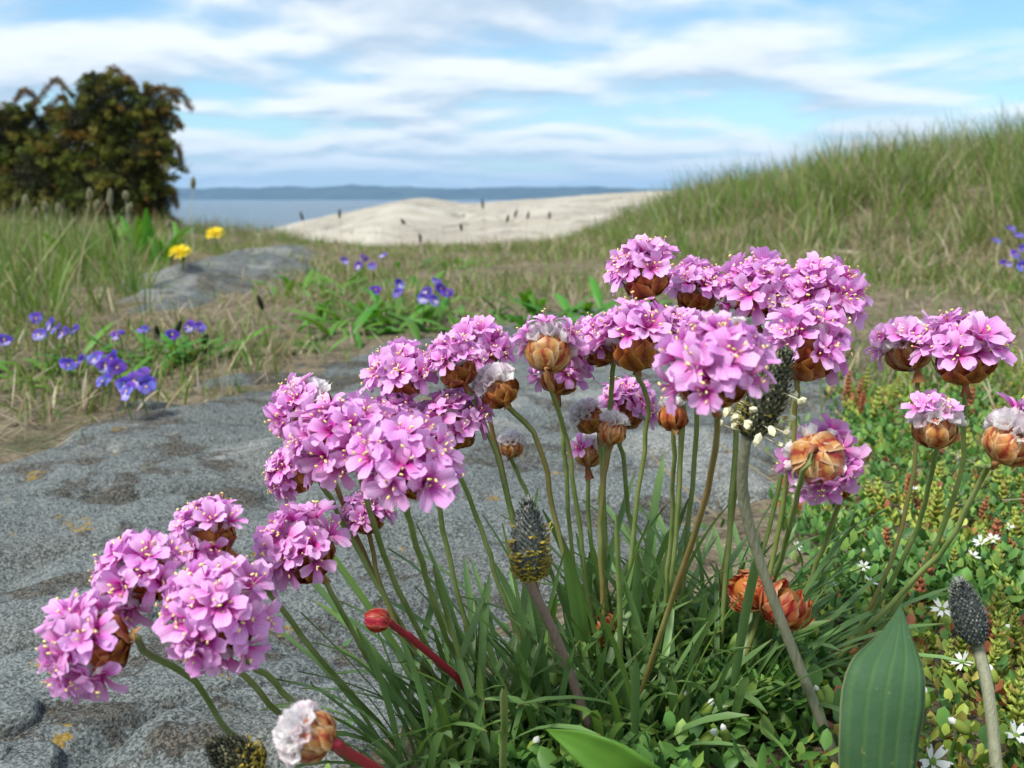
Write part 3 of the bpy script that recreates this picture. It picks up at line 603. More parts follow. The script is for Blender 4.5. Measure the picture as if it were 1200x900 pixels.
def bract_mesh(th0, th1, hw, r, flare, mat, rag=0.0, seed=0):
    """a papery scale on the cup of the head, from polar angle th0 (stalk end) to th1 (rim)"""
    rg = random.Random(seed); nu, nv = 6, 5; V = []; C = []
    for iu in range(nu):
        s = iu/(nu-1); th = R(th0+(th1-th0)*s); wv = hw*(0.40+0.60*math.sin(min(1, 0.28+s*0.95)*math.pi*0.62))*(1 if s < 0.8 else 1-(s-0.8)*3.2)
        for iv in range(nv):
            t = iv/(nv-1)*2-1; rr = r*(1+flare*s*s+0.05*(1-t*t)+0.03*math.sin(iu*2.1+seed)) + rag*rg.uniform(-1, 1); x = t*wv
            V.append((rr*math.sin(th), x+rag*rg.uniform(-1, 1), rr*math.cos(th)-0.0006*t*t*s)); C.append((s, abs(t), 0))
    return mesh_np('bract', V, grid_faces(nu, nv), MAT[mat], True, np.array(C))
def bract_set(mat, rows):
    return [[bract_mesh(a, b, hw, r, fl, mat, rag, k*7+i) for k in range(3)] + [n, off] for i, (a, b, hw, r, fl, n, off, rag) in enumerate(rows)]
ROW_OPEN = [(172, 112, 0.0030, 0.0064, 0.10, 6, 0.0, 0.0001), (160, 92, 0.0031, 0.0061, 0.10, 7, 0.5, 0.0001), (138, 80, 0.0028, 0.0058, 0.12, 8, 0.2, 0.0001)]
ROW_CALYX = [(172, 105, 0.0032, 0.0067, 0.06, 6, 0.0, 0.0001), (160, 78, 0.0034, 0.0065, 0.05, 7, 0.5, 0.0001), (140, 62, 0.0030, 0.0062, 0.02, 7, 0.2, 0.0001)]
ROW_BUD = [(175, 92, 0.0034, 0.0068, 0.0, 5, 0.0, 0.0), (165, 55, 0.0035, 0.0066, -0.04, 6, 0.5, 0.0), (140, 26, 0.0032, 0.0063, -0.05, 6, 0.2, 0.0)]
ROW_DRY = [(172, 78, 0.0034, 0.0066, 0.42, 7, 0.0, 0.0005), (165, 55, 0.0032, 0.0064, 0.36, 7, 0.5, 0.0005), (140, 40, 0.0028, 0.0060, 0.30, 7, 0.2, 0.0005)]
BR = {'open': bract_set('bract', ROW_OPEN), 'calyx': bract_set('bract_pale', ROW_CALYX), 'bud': bract_set('bract_pale', ROW_BUD), 'browncalyx': bract_set('bract', ROW_CALYX), 'redbud': bract_set('bract_red', ROW_BUD), 'dry': bract_set('bract_dry', ROW_DRY), 'brownbud': bract_set('bract', ROW_BUD)}
CORE = None
def core_mesh():
    bm = bmesh.new(); bmesh.ops.create_uvsphere(bm, u_segments=12, v_segments=8, radius=0.0053); me = bpy.data.meshes.new('receptacle'); bm.to_mesh(me); bm.free()
    c = me.color_attributes.new('Col', 'FLOAT_COLOR', 'POINT'); c.data.foreach_set('color', np.tile((0.2, 0.6, 0, 1), (len(me.vertices), 1)).astype(np.float32).ravel())
    me.polygons.foreach_set('use_smooth', np.ones(len(me.polygons), bool)); me.materials.append(MAT['bract']); return me
CORE = core_mesh()
def fib_cap(n, thmax, rg):
    o = []; zmin = math.cos(R(thmax)); ph = rg.uniform(0, 6.28)
    for i in range(n):
        z = 1-(i+0.5)/n*(1-zmin); a = ph+i*2.39996; r = math.sqrt(max(0, 1-z*z)); o.append(Vector((r*math.cos(a), r*math.sin(a), z)))
    return o
def thrift(k, px, py, dep, size, ang, tow, typ, way, label, stalk='stalk', spent=0.0, cap=104, rad=0.00080, nfl=None, fth=(58, 88), bt_=None, wd=0.0):
    """one flowering stalk. way: photograph pixels the stalk passes, the last is where it leaves the ground"""
    rg = random.Random(1000+k); hd = at(px, py, dep); sc = size*dep/F/0.0232; ax = axis(ang, tow)
    base, gd = ghit(*way[-1])
    if gd > dep+0.16: gd = dep+0.16; base = at(*way[-1], gd)
    neck = hd-ax*0.0066*sc
    pts = [neck+ax*0.001*sc, neck-ax*0.0022*sc]; n = len(way); prev = (px, py); lens = []
    for w_ in way: lens.append(math.hypot(w_[0]-prev[0], w_[1]-prev[1])); prev = w_
    tot = sum(lens); acc = 0
    for i, w_ in enumerate(way[:-1]): acc += lens[i]; wp = at(w_[0], w_[1], dep+(gd-dep)*acc/tot+wd*max(0, 1-i/2)); (wp-pts[1]).length > 0.0085 and pts.append(wp)
    pts.append(base); pts.append(base-Vector((0, 0, 0.012)))
    root = empty('thrift_flower', base, label, 'flower', 'thrift flowers of the cushion')
    P = [p-base for p in catmull(pts[::-1], 26)]; r0 = rad*rg.uniform(0.92, 1.1)
    P = [p+Vector((rg.gauss(0, .00022), rg.gauss(0, .00022), 0)) for p in P]
    v, f, al = tube_np(P, [r0*(1.08-0.16*i/26) for i in range(27)], 8)
    add('stalk', mesh_np('thrift_stalk', v, f, MAT[stalk], True, np.column_stack([al, al*0, al*0])), root)
    Hm = Matrix.Translation(hd-base) @ rot_to(ax) @ Matrix.Rotation(rg.uniform(0, 6.28), 4, 'Z') @ Matrix.Scale(sc, 4)
    add('receptacle', CORE, root, mat4=Hm)
    # brown papery sheath under the head
    if typ != 'dry' and stalk == 'stalk':
        sl_ = rg.randint(4, 6); sp_ = P[::-1][1:sl_+1]; kk = 7; v, f, al = tube_np(sp_, [r0*1.10+0.00008]*(len(sp_)-1)+[r0*1.35], kk)
        v[-kk:] += NR.normal(0, 0.0007, (kk, 3)); add('sheath', mesh_np('sheath', v, f, MAT['sheath']), root)
    bt = {'full': 'open', 'calyx': 'calyx', 'bud': 'bud', 'redbud': 'redbud', 'dry': 'dry', 'half': 'calyx', 'brown': 'browncalyx', 'brownbud': 'brownbud'}[typ]
    bt = bt_ or bt
    bs = 0.78 if typ in ('full',) else 1.0
    if typ == 'full': bs = 1.05
    for row in BR[bt]:
        meshes, nb, off = row[:3], row[3], row[4]
        for i in range(nb):
            a = 2*math.pi*(i+off+rg.uniform(-0.12, 0.12))/nb; s_ = bs*rg.uniform(0.93, 1.08)
            mm = Hm @ Matrix.Rotation(a, 4, 'Z') @ Matrix.Rotation(rg.uniform(-0.06, 0.06) if typ != 'dry' else rg.uniform(-0.3, 0.3), 4, 'X') @ Matrix.Diagonal((s_, s_, s_*(1.25 if typ == 'redbud' else 1.0), 1))
            add('bract', rg.choice(meshes), root, mat4=mm)
    if typ in ('bud', 'calyx', 'half', 'brown', 'brownbud'):
        th = {'bud': 54, 'brownbud': 36, 'calyx': 72, 'half': 78, 'brown': 70}[typ]
        for d in fib_cap({'bud': 18, 'brownbud': 9, 'calyx': 26, 'half': 26, 'brown': 22}[typ], th, rg):
            d = (d+Vector((rg.gauss(0, .07), rg.gauss(0, .07), rg.gauss(0, .07)))).normalized(); s_ = rg.uniform(0.8, 1.1)
            add('calyx', rg.choice(SPENT), root, mat4=Hm @ Matrix.Translation(d*0.0062) @ rot_to(d) @ Matrix.Rotation(rg.uniform(0, 6.28), 4, 'Z') @ Matrix.Scale(s_, 4))
    nf = nfl if nfl is not None else {'full': 27, 'half': 9, 'calyx': 0, 'brown': 0, 'bud': 0, 'redbud': 0, 'dry': 0, 'brownbud': 0}[typ]
    dirs = fib_cap(nf, cap, rg) if typ == 'full' else [Vector((math.cos(a)*math.sin(R(t)), math.sin(a)*math.sin(R(t)), math.cos(R(t)))) for a, t in ((2*math.pi*(i+rg.uniform(-.25, .25))/max(1, nf), rg.uniform(*fth)) for i in range(nf))]
    for d in dirs:
        d = (d+Vector((rg.gauss(0, .19), rg.gauss(0, .19), rg.gauss(0, .14)))).normalized()
        if typ == 'full' and rg.random() < spent:
            add('calyx', rg.choice(SPENT), root, mat4=Hm @ Matrix.Translation(d*0.0068) @ rot_to(d) @ Matrix.Rotation(rg.uniform(0, 6.28), 4, 'Z')); continue
        lift = d+Vector((0, 0, 0.16)); r_ = rg.uniform(0.0054, 0.0086); s_ = rg.uniform(0.86, 1.22)
        fm = Hm @ Matrix.Translation(d*r_) @ rot_to(lift) @ Matrix.Rotation(rg.uniform(-0.25, 0.25), 4, 'X') @ Matrix.Rotation(rg.uniform(0, 6.28), 4, 'Z') @ Matrix.Scale(s_, 4)
        fl = add('floret', rg.choice(TUBES), root, mat4=fm); op = rg.uniform(-0.30, 0.12)
        for j in range(5):
            add('petal', rg.choice(PETALS), fl, mat4=Matrix.Rotation(2*math.pi*(j+rg.uniform(-.10, .10))/5, 4, 'Z') @ Matrix.Rotation(op+rg.uniform(-0.22, 0.16), 4, 'Y') @ Matrix.Rotation(rg.uniform(-0.25, 0.25), 4, 'X'))
        add('stamens', rg.choice(STAMENS), fl, mat4=Matrix.Rotation(rg.uniform(0, 6.28), 4, 'Z'))
    return root

HEADS = [
 # px, py, depth, size, angle, towards camera, type, stalk way, label, extras
 (112, 756, .210, 118, 186, .42, 'full', [(172, 765), (228, 798), (262, 850), (312, 905)], 'sideways pink thrift head with its orange bracts bared, lowest over the bare rock', {'cap': 92}),
 (168, 676, .232, 104, 140, .50, 'full', [(220, 735), (285, 790), (335, 842), (420, 900)], 'pink thrift bloom wedged between the sideways low bloom and its rounder neighbours', {}),
 (256, 722, .222, 128, 112, .86, 'full', [(286, 772), (318, 796), (352, 832), (440, 905)], 'roundest pink thrift ball of the low cluster, facing out from the cushion', {}),
 (246, 628, .248, 88, 132, .40, 'full', [(285, 655), (322, 702), (372, 770), (470, 880)], 'highest pink thrift bloom of the low cluster, rusty bracts on its cushion side', {'cap': 92}),
 (356, 648, .265, 104, 122, .42, 'full', [(384, 684), (412, 738), (450, 800), (520, 870)], 'single pink thrift bloom standing apart between the low cluster and the red bud', {'cap': 86}),
 (362, 480, .290, 88, 148, -.05, 'full', [(392, 560), (425, 645), (470, 735), (545, 850)], 'thrift bloom turned away beside the tall pink pair, white calyces showing', {'cap': 84, 'spent': .30}),
 (348, 556, .285, 70, 165, .10, 'full', [(385, 575), (418, 640), (462, 722), (530, 845)], 'small half-hidden thrift bloom tucked under the tall pink pair, brown bracts bared', {'cap': 78}),
 (400, 516, .255, 112, 112, .60, 'full', [(428, 578), (450, 650), (490, 740), (560, 860)], 'dense pink thrift bloom, fellow of the wide bloom with notched outer petals', {}),
 (476, 545, .238, 124, 76, .62, 'full', [(480, 594), (492, 650), (520, 740), (575, 860)], 'wide pink thrift bloom with notched outer petals, in front of a brown-cupped one', {}),
 (462, 495, .285, 68, 90, .30, 'full', [(470, 560), (500, 680), (545, 770), (610, 860)], 'pink thrift bloom peeping out behind the wide bloom with notched petals', {}),
 (472, 444, .290, 82, 108, .25, 'full', [(497, 470), (514, 505), (518, 620), (560, 760), (640, 850)], 'pink thrift bloom with a dark brown cup above the tall pink pair', {'cap': 80}),
 (534, 432, .285, 74, 118, .10, 'full', [(550, 466), (578, 520), (600, 610), (640, 740), (680, 850)], 'thrift bloom with wide bared brown bracts beside the closed grey-pink head', {'cap': 74}),
 (562, 412, .310, 76, 82, .20, 'full', [(570, 470), (590, 560), (625, 680), (668, 800)], 'upright thrift bloom rising just behind the closed grey-pink head', {}),
 (583, 455, .288, 74, 122, .05, 'brown', [(610, 476), (630, 515), (650, 600), (678, 720), (720, 840)], 'closed grey-pink thrift head with all petals shed', {}),
 (532, 500, .290, 84, 84, .0, 'full', [(542, 545), (560, 610), (590, 700), (650, 840)], 'thrift bloom with drooping petals directly below the closed grey-pink head', {'cap': 84}),
 (600, 522, .325, 45, 88, .0, 'calyx', [(606, 556), (622, 590), (650, 680), (690, 790)], 'small white-tipped thrift bud on a crimson neck beside the grey plantain spike', {}),
 (430, 606, .300, 62, 96, .10, 'full', [(446, 632), (452, 700), (490, 780), (560, 860)], 'small pink thrift bloom hanging low beneath the tall pink pair', {'cap': 88}),
 (440, 726, .262, 44, 168, .05, 'redbud', [(470, 740), (490, 754), (540, 800), (600, 870)], 'tight crimson thrift bud nodding towards the bare rock', {'stalk': 'red_stalk', 'rad': .00105}),
 (362, 862, .195, 96, 158, .15, 'calyx', [(402, 880), (440, 900), (500, 940), (560, 980)], 'fat white-downed thrift bud on a thick crimson stalk', {'stalk': 'red_stalk', 'rad': .00115}),
 (643, 410, .285, 86, 86, -.42, 'half', [(648, 440), (660, 500), (672, 560), (690, 700), (710, 820)], 'thrift head seen from below with a white calyx ring and few petals', {}),
 (656, 440, .310, 72, 85, -.10, 'full', [(660, 470), (664, 560), (676, 700), (712, 810)], 'darker thrift bloom hidden close behind the white-ringed head', {'cap': 84}),
 (704, 406, .300, 72, 125, .10, 'full', [(716, 445), (712, 500), (705, 620), (720, 800)], 'thrift bloom leaning against the brown-cupped bloom over the bud trio', {'cap': 84}),
 (746, 404, .288, 98, 92, -.10, 'full', [(757, 444), (760, 480), (748, 580), (738, 700), (742, 830)], 'brown-cupped pink thrift bloom standing over the bud trio', {'cap': 80}),
 (756, 324, .300, 86, 112, .12, 'full', [(774, 356), (786, 385), (800, 480), (790, 640), (770, 800)], 'tallest pink thrift bloom, rising against the grassy bank', {'cap': 74}),
 (816, 344, .315, 74, 92, .10, 'full', [(818, 400), (815, 520), (800, 680), (790, 800)], 'flat-topped thrift bloom between the tallest one and the bushy twin balls', {'cap': 80}),
 (888, 344, .308, 92, 98, .35, 'full', [(880, 420), (868, 540), (845, 680), (820, 800)], 'bushy round thrift ball, fellow of the one with a trailing petal', {}),
 (962, 350, .302, 96, 72, .35, 'full', [(940, 420), (915, 560), (880, 700), (845, 810)], 'bushy round thrift ball with a trailing petal on its grassy side', {}),
 (796, 396, .290, 70, 105, .20, 'full', [(800, 470), (795, 600), (780, 720), (765, 830)], 'thrift bloom pressed close behind the largest open bloom', {}),
 (836, 438, .212, 128, 96, .34, 'full', [(841, 496), (828, 580), (792, 690), (755, 800), (735, 880)], 'largest open thrift bloom with wide petals and a dark stalk', {'cap': 88}),
 (944, 412, .280, 106, 78, .10, 'full', [(937, 460), (925, 540), (905, 660), (870, 780), (840, 850)], 'spreading thrift bloom with pale rusty cup behind the shedding plantain spike', {'cap': 96, 'spent': .10}),
 (865, 388, .300, 42, 100, .0, 'brownbud', [(866, 420), (860, 540), (850, 700), (840, 820)], 'small brown thrift bud squeezed between the twin balls and the largest bloom', {}),
 (960, 538, .285, 96, 318, -.80, 'full', [(940, 560), (925, 620), (900, 700), (870, 790)], 'upturned thrift head seen from behind, striped bracts spread like a star', {'cap': 98, 'spent': .12, 'bt_': 'calyx', 'wd': -.014}),
 (985, 572, .300, 42, 88, .0, 'brownbud', [(980, 600), (962, 650), (930, 730), (900, 800)], 'small brown dried thrift bud beside the upturned head', {}),
 (690, 490, .320, 58, 128, .05, 'brown', [(700, 530), (708, 600), (712, 700), (735, 800)], 'round green-brown head of the bud trio leaning on its fellow', {}),
 (718, 503, .305, 54, 80, .10, 'bud', [(708, 540), (704, 600), (706, 720), (720, 840)], 'white-frosted bud, foremost of the bud trio', {}),
 (734, 480, .330, 70, 72, .15, 'full', [(730, 540), (740, 620), (760, 720), (770, 800)], 'pink thrift bloom opening behind the bud trio', {'cap': 88}),
 (690, 530, .335, 56, 86, -.25, 'half', [(690, 570), (692, 640), (705, 720), (730, 790)], 'brown thrift cup with two trailing petals beneath the bud trio', {'nfl': 4}),
 (788, 487, .285, 56, 92, -.1, 'brownbud', [(786, 520), (788, 600), (780, 700), (765, 820)], 'brown spent thrift cup just below the largest open bloom', {}),
 (1064, 408, .315, 84, 106, -.15, 'half', [(1074, 446), (1072, 540), (1050, 640), (1010, 730), (960, 800)], 'thrift bloom with orange cup bared, back to back with the broad right-hand-leaning one', {'nfl': 11}),
 (1130, 418, .295, 106, 92, .05, 'full', [(1130, 462), (1126, 550), (1090, 650), (1050, 710), (985, 800)], 'broad flat thrift bloom with orange cup above the stonecrop mat', {'cap': 78}),
 (1096, 500, .288, 82, 92, .0, 'half', [(1095, 540), (1078, 610), (1040, 690), (970, 790)], 'thrift head with white calyces and a small crest of petals above the stonecrop mat', {'nfl': 6, 'fth': (5, 48)}),
 (1186, 516, .262, 96, 58, .10, 'half', [(1152, 556), (1110, 638), (1060, 690), (950, 810)], 'thrift head with white down and crimson-orange cup leaning away from the others', {'nfl': 6, 'fth': (0, 45)}),
 (876, 692, .305, 70, 150, .2, 'dry', [(890, 712), (905, 740), (910, 780)], 'withered red-orange thrift head sunk in the green leaves', {}),
 (920, 708, .298, 84, 60, .25, 'dry', [(905, 735), (895, 770), (890, 800)], 'withered straw-orange thrift head with splayed bracts in the leaves', {}),
 (708, 738, .320, 52, 160, .1, 'dry', [(722, 750), (735, 775), (745, 800)], 'small shrivelled red thrift head low among the cushion leaves', {}),
]
for k, (px, py, dep, size, ang, tow, typ, way, label, ex) in enumerate(HEADS):
    thrift(k, px, py, dep, size, ang, tow, typ, way, label, **ex)
def bare_stalk(way, d0, rad, mat, label):
    base, gd = ghit(*way[-1]); pts = []
    for i, w_ in enumerate(way[:-1]): pts.append(at(w_[0], w_[1], d0+(gd-d0)*i/(len(way)-1))-base)
    pts += [Vector((0, 0, 0)), Vector((0, 0, -0.01))]
    P = catmull(pts[::-1], 18); v, f, al = tube_np(P, [rad*(1.05-0.2*i/18) for i in range(18)]+[rad*0.3], 8)
    tag(add('bare_stalk', mesh_np('bare_stalk', v, f, MAT[mat], True, np.column_stack([al*0.7, al*0, al*0])), None, base), label, 'stalk', 'headless stalks')
bare_stalk([(508, 664), (530, 740), (556, 820), (590, 880)], .275, .00095, 'stalk', 'reddish headless stalk rising beside the crimson nodding bud')
bare_stalk([(590, 806), (591, 850), (590, 905), (600, 960)], .225, .0011, 'stalk', 'short stubby headless stalk low in front of the cushion')
bare_stalk([(722, 604), (726, 700), (728, 800), (735, 870)], .270, .00088, 'stalk', 'green headless stalk standing straight under the bud trio')

# ------------------------------------------------------------------ the cushion of narrow leaves
def tleaf_mesh(i):
    rg = random.Random(400+i); n = 9; ln = 0.060*rg.uniform(0.7, 1.3); w_ = 0.00112*rg.uniform(0.8, 1.2); a = 0.0; b = rg.choice((0.15, 0.3, 0.5, 0.8, 1.3))*rg.uniform(0.7, 1.3); tw = rg.uniform(-0.9, 0.9); r = z = 0.0; V = []; C = []
    for k in range(n):
        s = k/(n-1); g = b*s**1.4
        if k: r += math.sin(g)*ln/(n-1); z += math.cos(g)*ln/(n-1)
        ww = w_*(0.75+0.5*math.sin(s*math.pi*0.75))*(1 if s < 0.9 else math.sqrt(max(0.02, (1-s)/0.1))); t = tw*s
        for j in (-1, 0, 1):
            cx = j*ww; V.append((r-abs(j)*0.0+0.0004*(abs(j))*-math.cos(g), cx*math.cos(t), z+0.0004*abs(j)*math.sin(g)+cx*math.sin(t))); C.append((s, abs(j), 0))
    return np.array(V), grid_faces(n, 3), np.array(C)
TL = [tleaf_mesh(i) for i in range(18)]; TLM = [mesh_np('thrift_leaf', v, f, MAT['tleaf'], True, c) for v, f, c in TL]
tb, _ = ghit(700, 830)
tuft = empty('thrift_cushion', tb, 'dense cushion of narrow green thrift leaves at the rock edge', 'plant')
TUFT_PIX = [(455, 915), (520, 865), (600, 825), (690, 785), (780, 750), (870, 742), (920, 765), (915, 830), (850, 880), (740, 930), (600, 960), (480, 955)]
TP = np.array([tuple(ghit(*p)[0])[:2] for p in TUFT_PIX]); leaves = []
rg = random.Random(77)
while len(leaves) < 640:
    x = rg.uniform(*[f(TP[:, 0]) for f in (min, max)]); y = rg.uniform(*[f(TP[:, 1]) for f in (min, max)])
    if poly_sd(TP, np.array([x]), np.array([y]))[0] < 0: continue
    cx = tb.x; off = (x-cx)/0.09
    azm = math.atan2(rg.gauss(0, 1)-0.25, rg.gauss(0, 0.9)+(off*1.0 if off < 0 else off*0.5)); el = rg.uniform(0.05, 0.8)+0.14*abs(off)
    leaves.append((x, y, azm, min(el, 1.25), rg.randrange(18), rg.uniform(0.62, 1.12)))
leaves.sort(key=lambda l: l[1]); stuff = []
pz = ground_z(np.array([l[0] for l in leaves]), np.array([l[1] for l in leaves]))
order = list(range(len(leaves))); rg.shuffle(order); shown = set(sorted(order[:300]))
for i, (x, y, azm, el, v, s_) in enumerate(leaves):
    mm = Matrix.Translation(Vector((x, y, pz[i]-0.002))-tb) @ Matrix.Rotation(azm, 4, 'Z') @ Matrix.Rotation(el, 4, 'Y') @ Matrix.Scale(s_, 4)
    if i in shown: add('leaf', TLM[v], tuft, mat4=mm)
    else:
        A = np.array(mm); stuff.append((TL[v][0] @ A[:3, :3].T + A[:3, 3], TL[v][1], TL[v][2]))
v, f, c = join_np(stuff); tag(add('under_leaves', mesh_np('under_leaves', v, f, MAT['tleaf'], True, c), tuft), kind='stuff')

# ================================================================== PLANTAINS
def spike_mesh(name, ln, rad, seed, pal, yellow=0.0):
    """an ovoid plantain spike covered in small pointed scales"""
    rg = random.Random(seed); parts = []; n = 420
    pts = [Vector((0, 0, ln*t)) for t in np.linspace(0, 1, 9)]; pr = [rad*max(0.05, math.sin(math.pi*min(1, (0.10+0.9*t)))**0.6)*(1-0.28*t) for t in np.linspace(0, 1, 9)]
    v, f, al = tube_np(pts, [p*0.86 for p in pr], 10); parts.append((v, f, np.tile(np.array(pal[0])*0.7, (len(v), 1))))
    for i in range(n):
        t = (i+0.5)/n; a = i*2.39996; r = np.interp(t, np.linspace(0, 1, 9), pr)*0.84; b = Vector((r*math.cos(a), r*math.sin(a), ln*t)); o = Vector((math.cos(a), math.sin(a), 0.0)); tn = Vector((-math.sin(a), math.cos(a), 0))
        w_ = rad*rg.uniform(0.055, 0.10); h = rad*rg.uniform(0.26, 0.50); up = (o*rg.uniform(0.35, 0.8)+Vector((0, 0, 1))).normalized()
        V = [b-tn*w_, b+tn*w_, b+up*h*0.55+o*w_*0.9+tn*w_*0.8, b+up*h, b+up*h*0.55+o*w_*0.9-tn*w_*0.8]
        c = np.array(rg.choice(pal)); 
        if rg.random() < yellow*(1-t*1.4): c = np.array((0.42, 0.34, 0.06))*rg.uniform(0.6, 1.2); w_ *= 2.0; V[0] = b-tn*w_; V[1] = b+tn*w_; V[2] = b+o*h*0.9+tn*w_; V[4] = b+o*h*0.9-tn*w_; V[3] = b+(o*1.3+Vector((0, 0, 0.5)))*h
        cc = np.array([c*0.8, c*0.8, c, c*1.15, c]); parts.append((np.array([tuple(x) for x in V]), np.array([[0, 1, 2, 4]]), cc)); parts.append((np.array([tuple(x) for x in V]), np.array([[4, 2, 3]]), cc))
    v, f, c = join_np(parts); return mesh_np(name, v, f, MAT['attr'], False, c)
def plantain(name, tip, bot, d0, rad, way, smat, srad, label, pal, seed, yellow=0, group=None):
    srad *= 0.85
    """spike from pixel bot to pixel tip at depth d0, stalk along way to the ground"""
    base, gd = ghit(*way[-1]); gd = min(gd, d0+0.2) if d0 < 0.6 else gd; base = at(*way[-1], gd); a = at(*bot, d0); b = at(*tip, d0*0.985); ax = (b-a)
    root = empty(name, base, label, 'plant', group)
    pts = [a-base+ax*0.03, a-base-ax.normalized()*0.0025]; 
    for i, w_ in enumerate(way[:-1]): pts.append(at(*w_, d0+(gd-d0)*(i+1)/len(way))-base)
    pts += [Vector((0, 0, 0)), Vector((0, 0, -0.01))]
    P = catmull(pts[::-1], 22); v, f, al = tube_np(P, [srad]*23, 8); add('stalk', mesh_np('plantain_stalk', v, f, MAT[smat]), root)
    sp = add('spike', spike_mesh('spike', ax.length, rad, seed, pal, yellow), root, mat4=Matrix.Translation(a-base) @ rot_to(ax.normalized())); return root, sp, a-base, ax
GREYS = [(0.17, 0.195, 0.185), (0.22, 0.25, 0.23), (0.13, 0.15, 0.14), (0.30, 0.30, 0.25), (0.09, 0.10, 0.085)]
DARKS = [(0.06, 0.068, 0.042), (0.10, 0.11, 0.065), (0.035, 0.036, 0.024), (0.19, 0.18, 0.10)]
plantain('plantain_spike', (618, 588), (622, 676), .262, .0054, [(655, 755), (690, 850), (705, 900)], 'pstalk', .0017, 'grey plantain spike with yellow lower scales on a purple stalk', GREYS, 1, 0.9)
r_, s_, a_, ax_ = plantain('plantain_spike', (922, 412), (878, 512), .255, .0060, [(872, 590), (905, 700), (985, 905)], 'pstalk_grey', .0018, 'shedding plantain spike hung with cream anthers on a thick grey stalk', DARKS, 2, 0.25)
bm = bmesh.new(); bmesh.ops.create_icosphere(bm, subdivisions=1, radius=1); bmesh.ops.scale(bm, vec=(0.0011, 0.0009, 0.0020), verts=bm.verts); am = bpy.data.meshes.new('anther'); bm.to_mesh(am); bm.free()
ma = M('cream_anther'); ma.color((0.66, 0.63, 0.42)); am.materials.append(ma.m); rg = random.Random(4)
for i in range(28):
    t = rg.uniform(0.02, 0.62); g = rg.uniform(0, 6.28); d = (Vector((math.cos(g), math.sin(g), 0))); q = rot_to(ax_.normalized()) @ (d*(0.0072+rg.uniform(0, .0026))); p = a_+ax_*t+q
    fil = tube_np([a_+ax_*t, p], [0.00014, 0.00012], 4)
    o = add('anther', am, r_, mat4=Matrix.Translation(p) @ Euler((rg.uniform(0, 3), rg.uniform(0, 3), 0)).to_matrix().to_4x4()); add('filament', mesh_np('filament', fil[0]-np.array(tuple(p)), fil[1], ma.m), o).matrix_basis = (o.matrix_basis.to_3x3().inverted()).to_4x4()
plantain('plantain_spike', (1124, 682), (1144, 752), .262, .0050, [(1158, 810), (1168, 905), (1172, 980)], 'pstalk_grey', .0019, 'plump blue-grey unopened plantain spike standing among chickweed', GREYS, 3)
plantain('plantain_spike', (250, 872), (300, 905), .225, .0054, [(360, 935), (430, 960)], 'pstalk_grey', .0013, 'olive plantain spike lying low below the fat white-downed bud', DARKS, 4, 0.6)
# thin dark spikes standing on the meadow
FAR = [((302, 346), (308, 362), 1.15, (335, 385), (372, 408)), ((565, 233), (566, 244), 3.9, (568, 262), (572, 296)), ((606, 246), (603, 254), 3.7, (597, 270), (590, 300)), ((596, 252), (594, 260), 3.6, (590, 275), (588, 300)),
       ((352, 248), (355, 258), 3.8, (362, 275), (368, 300)), ((398, 245), (398, 255), 3.6, (400, 275), (402, 302)), ((470, 257), (474, 262), 3.2, (488, 270), (498, 300)), ((492, 274), (493, 284), 2.9, (496, 300), (498, 325)), ((620, 248), (618, 256), 3.9, (616, 275), (612, 300)),
       ((644, 248), (644, 256), 3.9, (640, 275), (636, 300)), ((540, 262), (541, 270), 3.4, (543, 285), (546, 305)), ((438, 320), (440, 330), 1.9, (444, 345), (448, 362)), ((388, 352), (386, 362), 1.55, (384, 372), (380, 385)), ((183, 382), (185, 396), 1.02, (190, 405), (196, 420)), ((212, 376), (206, 392), 1.02, (205, 405), (205, 422)), ((243, 392), (238, 402), 1.02, (230, 410), (222, 422))]
for i, (t_, b_, d_, m1, g_) in enumerate(FAR):
    near = d_ < 2
    plantain('plantain_seed_head', t_, b_, d_, 0.0034 if near else 0.0055, [m1, g_], 'pstalk', 0.0008 if near else 0.0011,
             ('lone dark seed head on a leaning stalk over the dry soil' if i == 0 else 'dark seed head just above the leaf rosettes' if near else 'thin dark seed head standing in grass before the pale granite'), DARKS, 20+i, 0, 'seed heads above the rosettes' if near else 'dark seed heads by the granite')
PALES = [(0.50, 0.48, 0.32), (0.60, 0.57, 0.42), (0.38, 0.39, 0.22), (0.66, 0.63, 0.48)]
for i, (x_, y_, l_) in enumerate([(30, 235, 12), (54, 242, 11), (70, 245, 13), (105, 228, 14), (129, 232, 20), (148, 229, 9), (152, 243, 9), (21, 264, 9), (64, 268, 10), (40, 250, 13), (226, 214, 12), (200, 262, 8), (113, 240, 10), (86, 262, 9), (172, 258, 9)]):
    plantain('pale_seed_head', (x_+random.uniform(-3, 3), y_-l_/2), (x_, y_+l_/2), 3.0, 0.0095, [(x_+random.uniform(-6, 6), y_+35), (x_+random.uniform(-12, 12), 300)], 'pstalk_grey', 0.0014, 'pale fluffy seed head standing in the grass before the junipers', PALES, 60+i, 0, 'pale seed heads before the junipers')

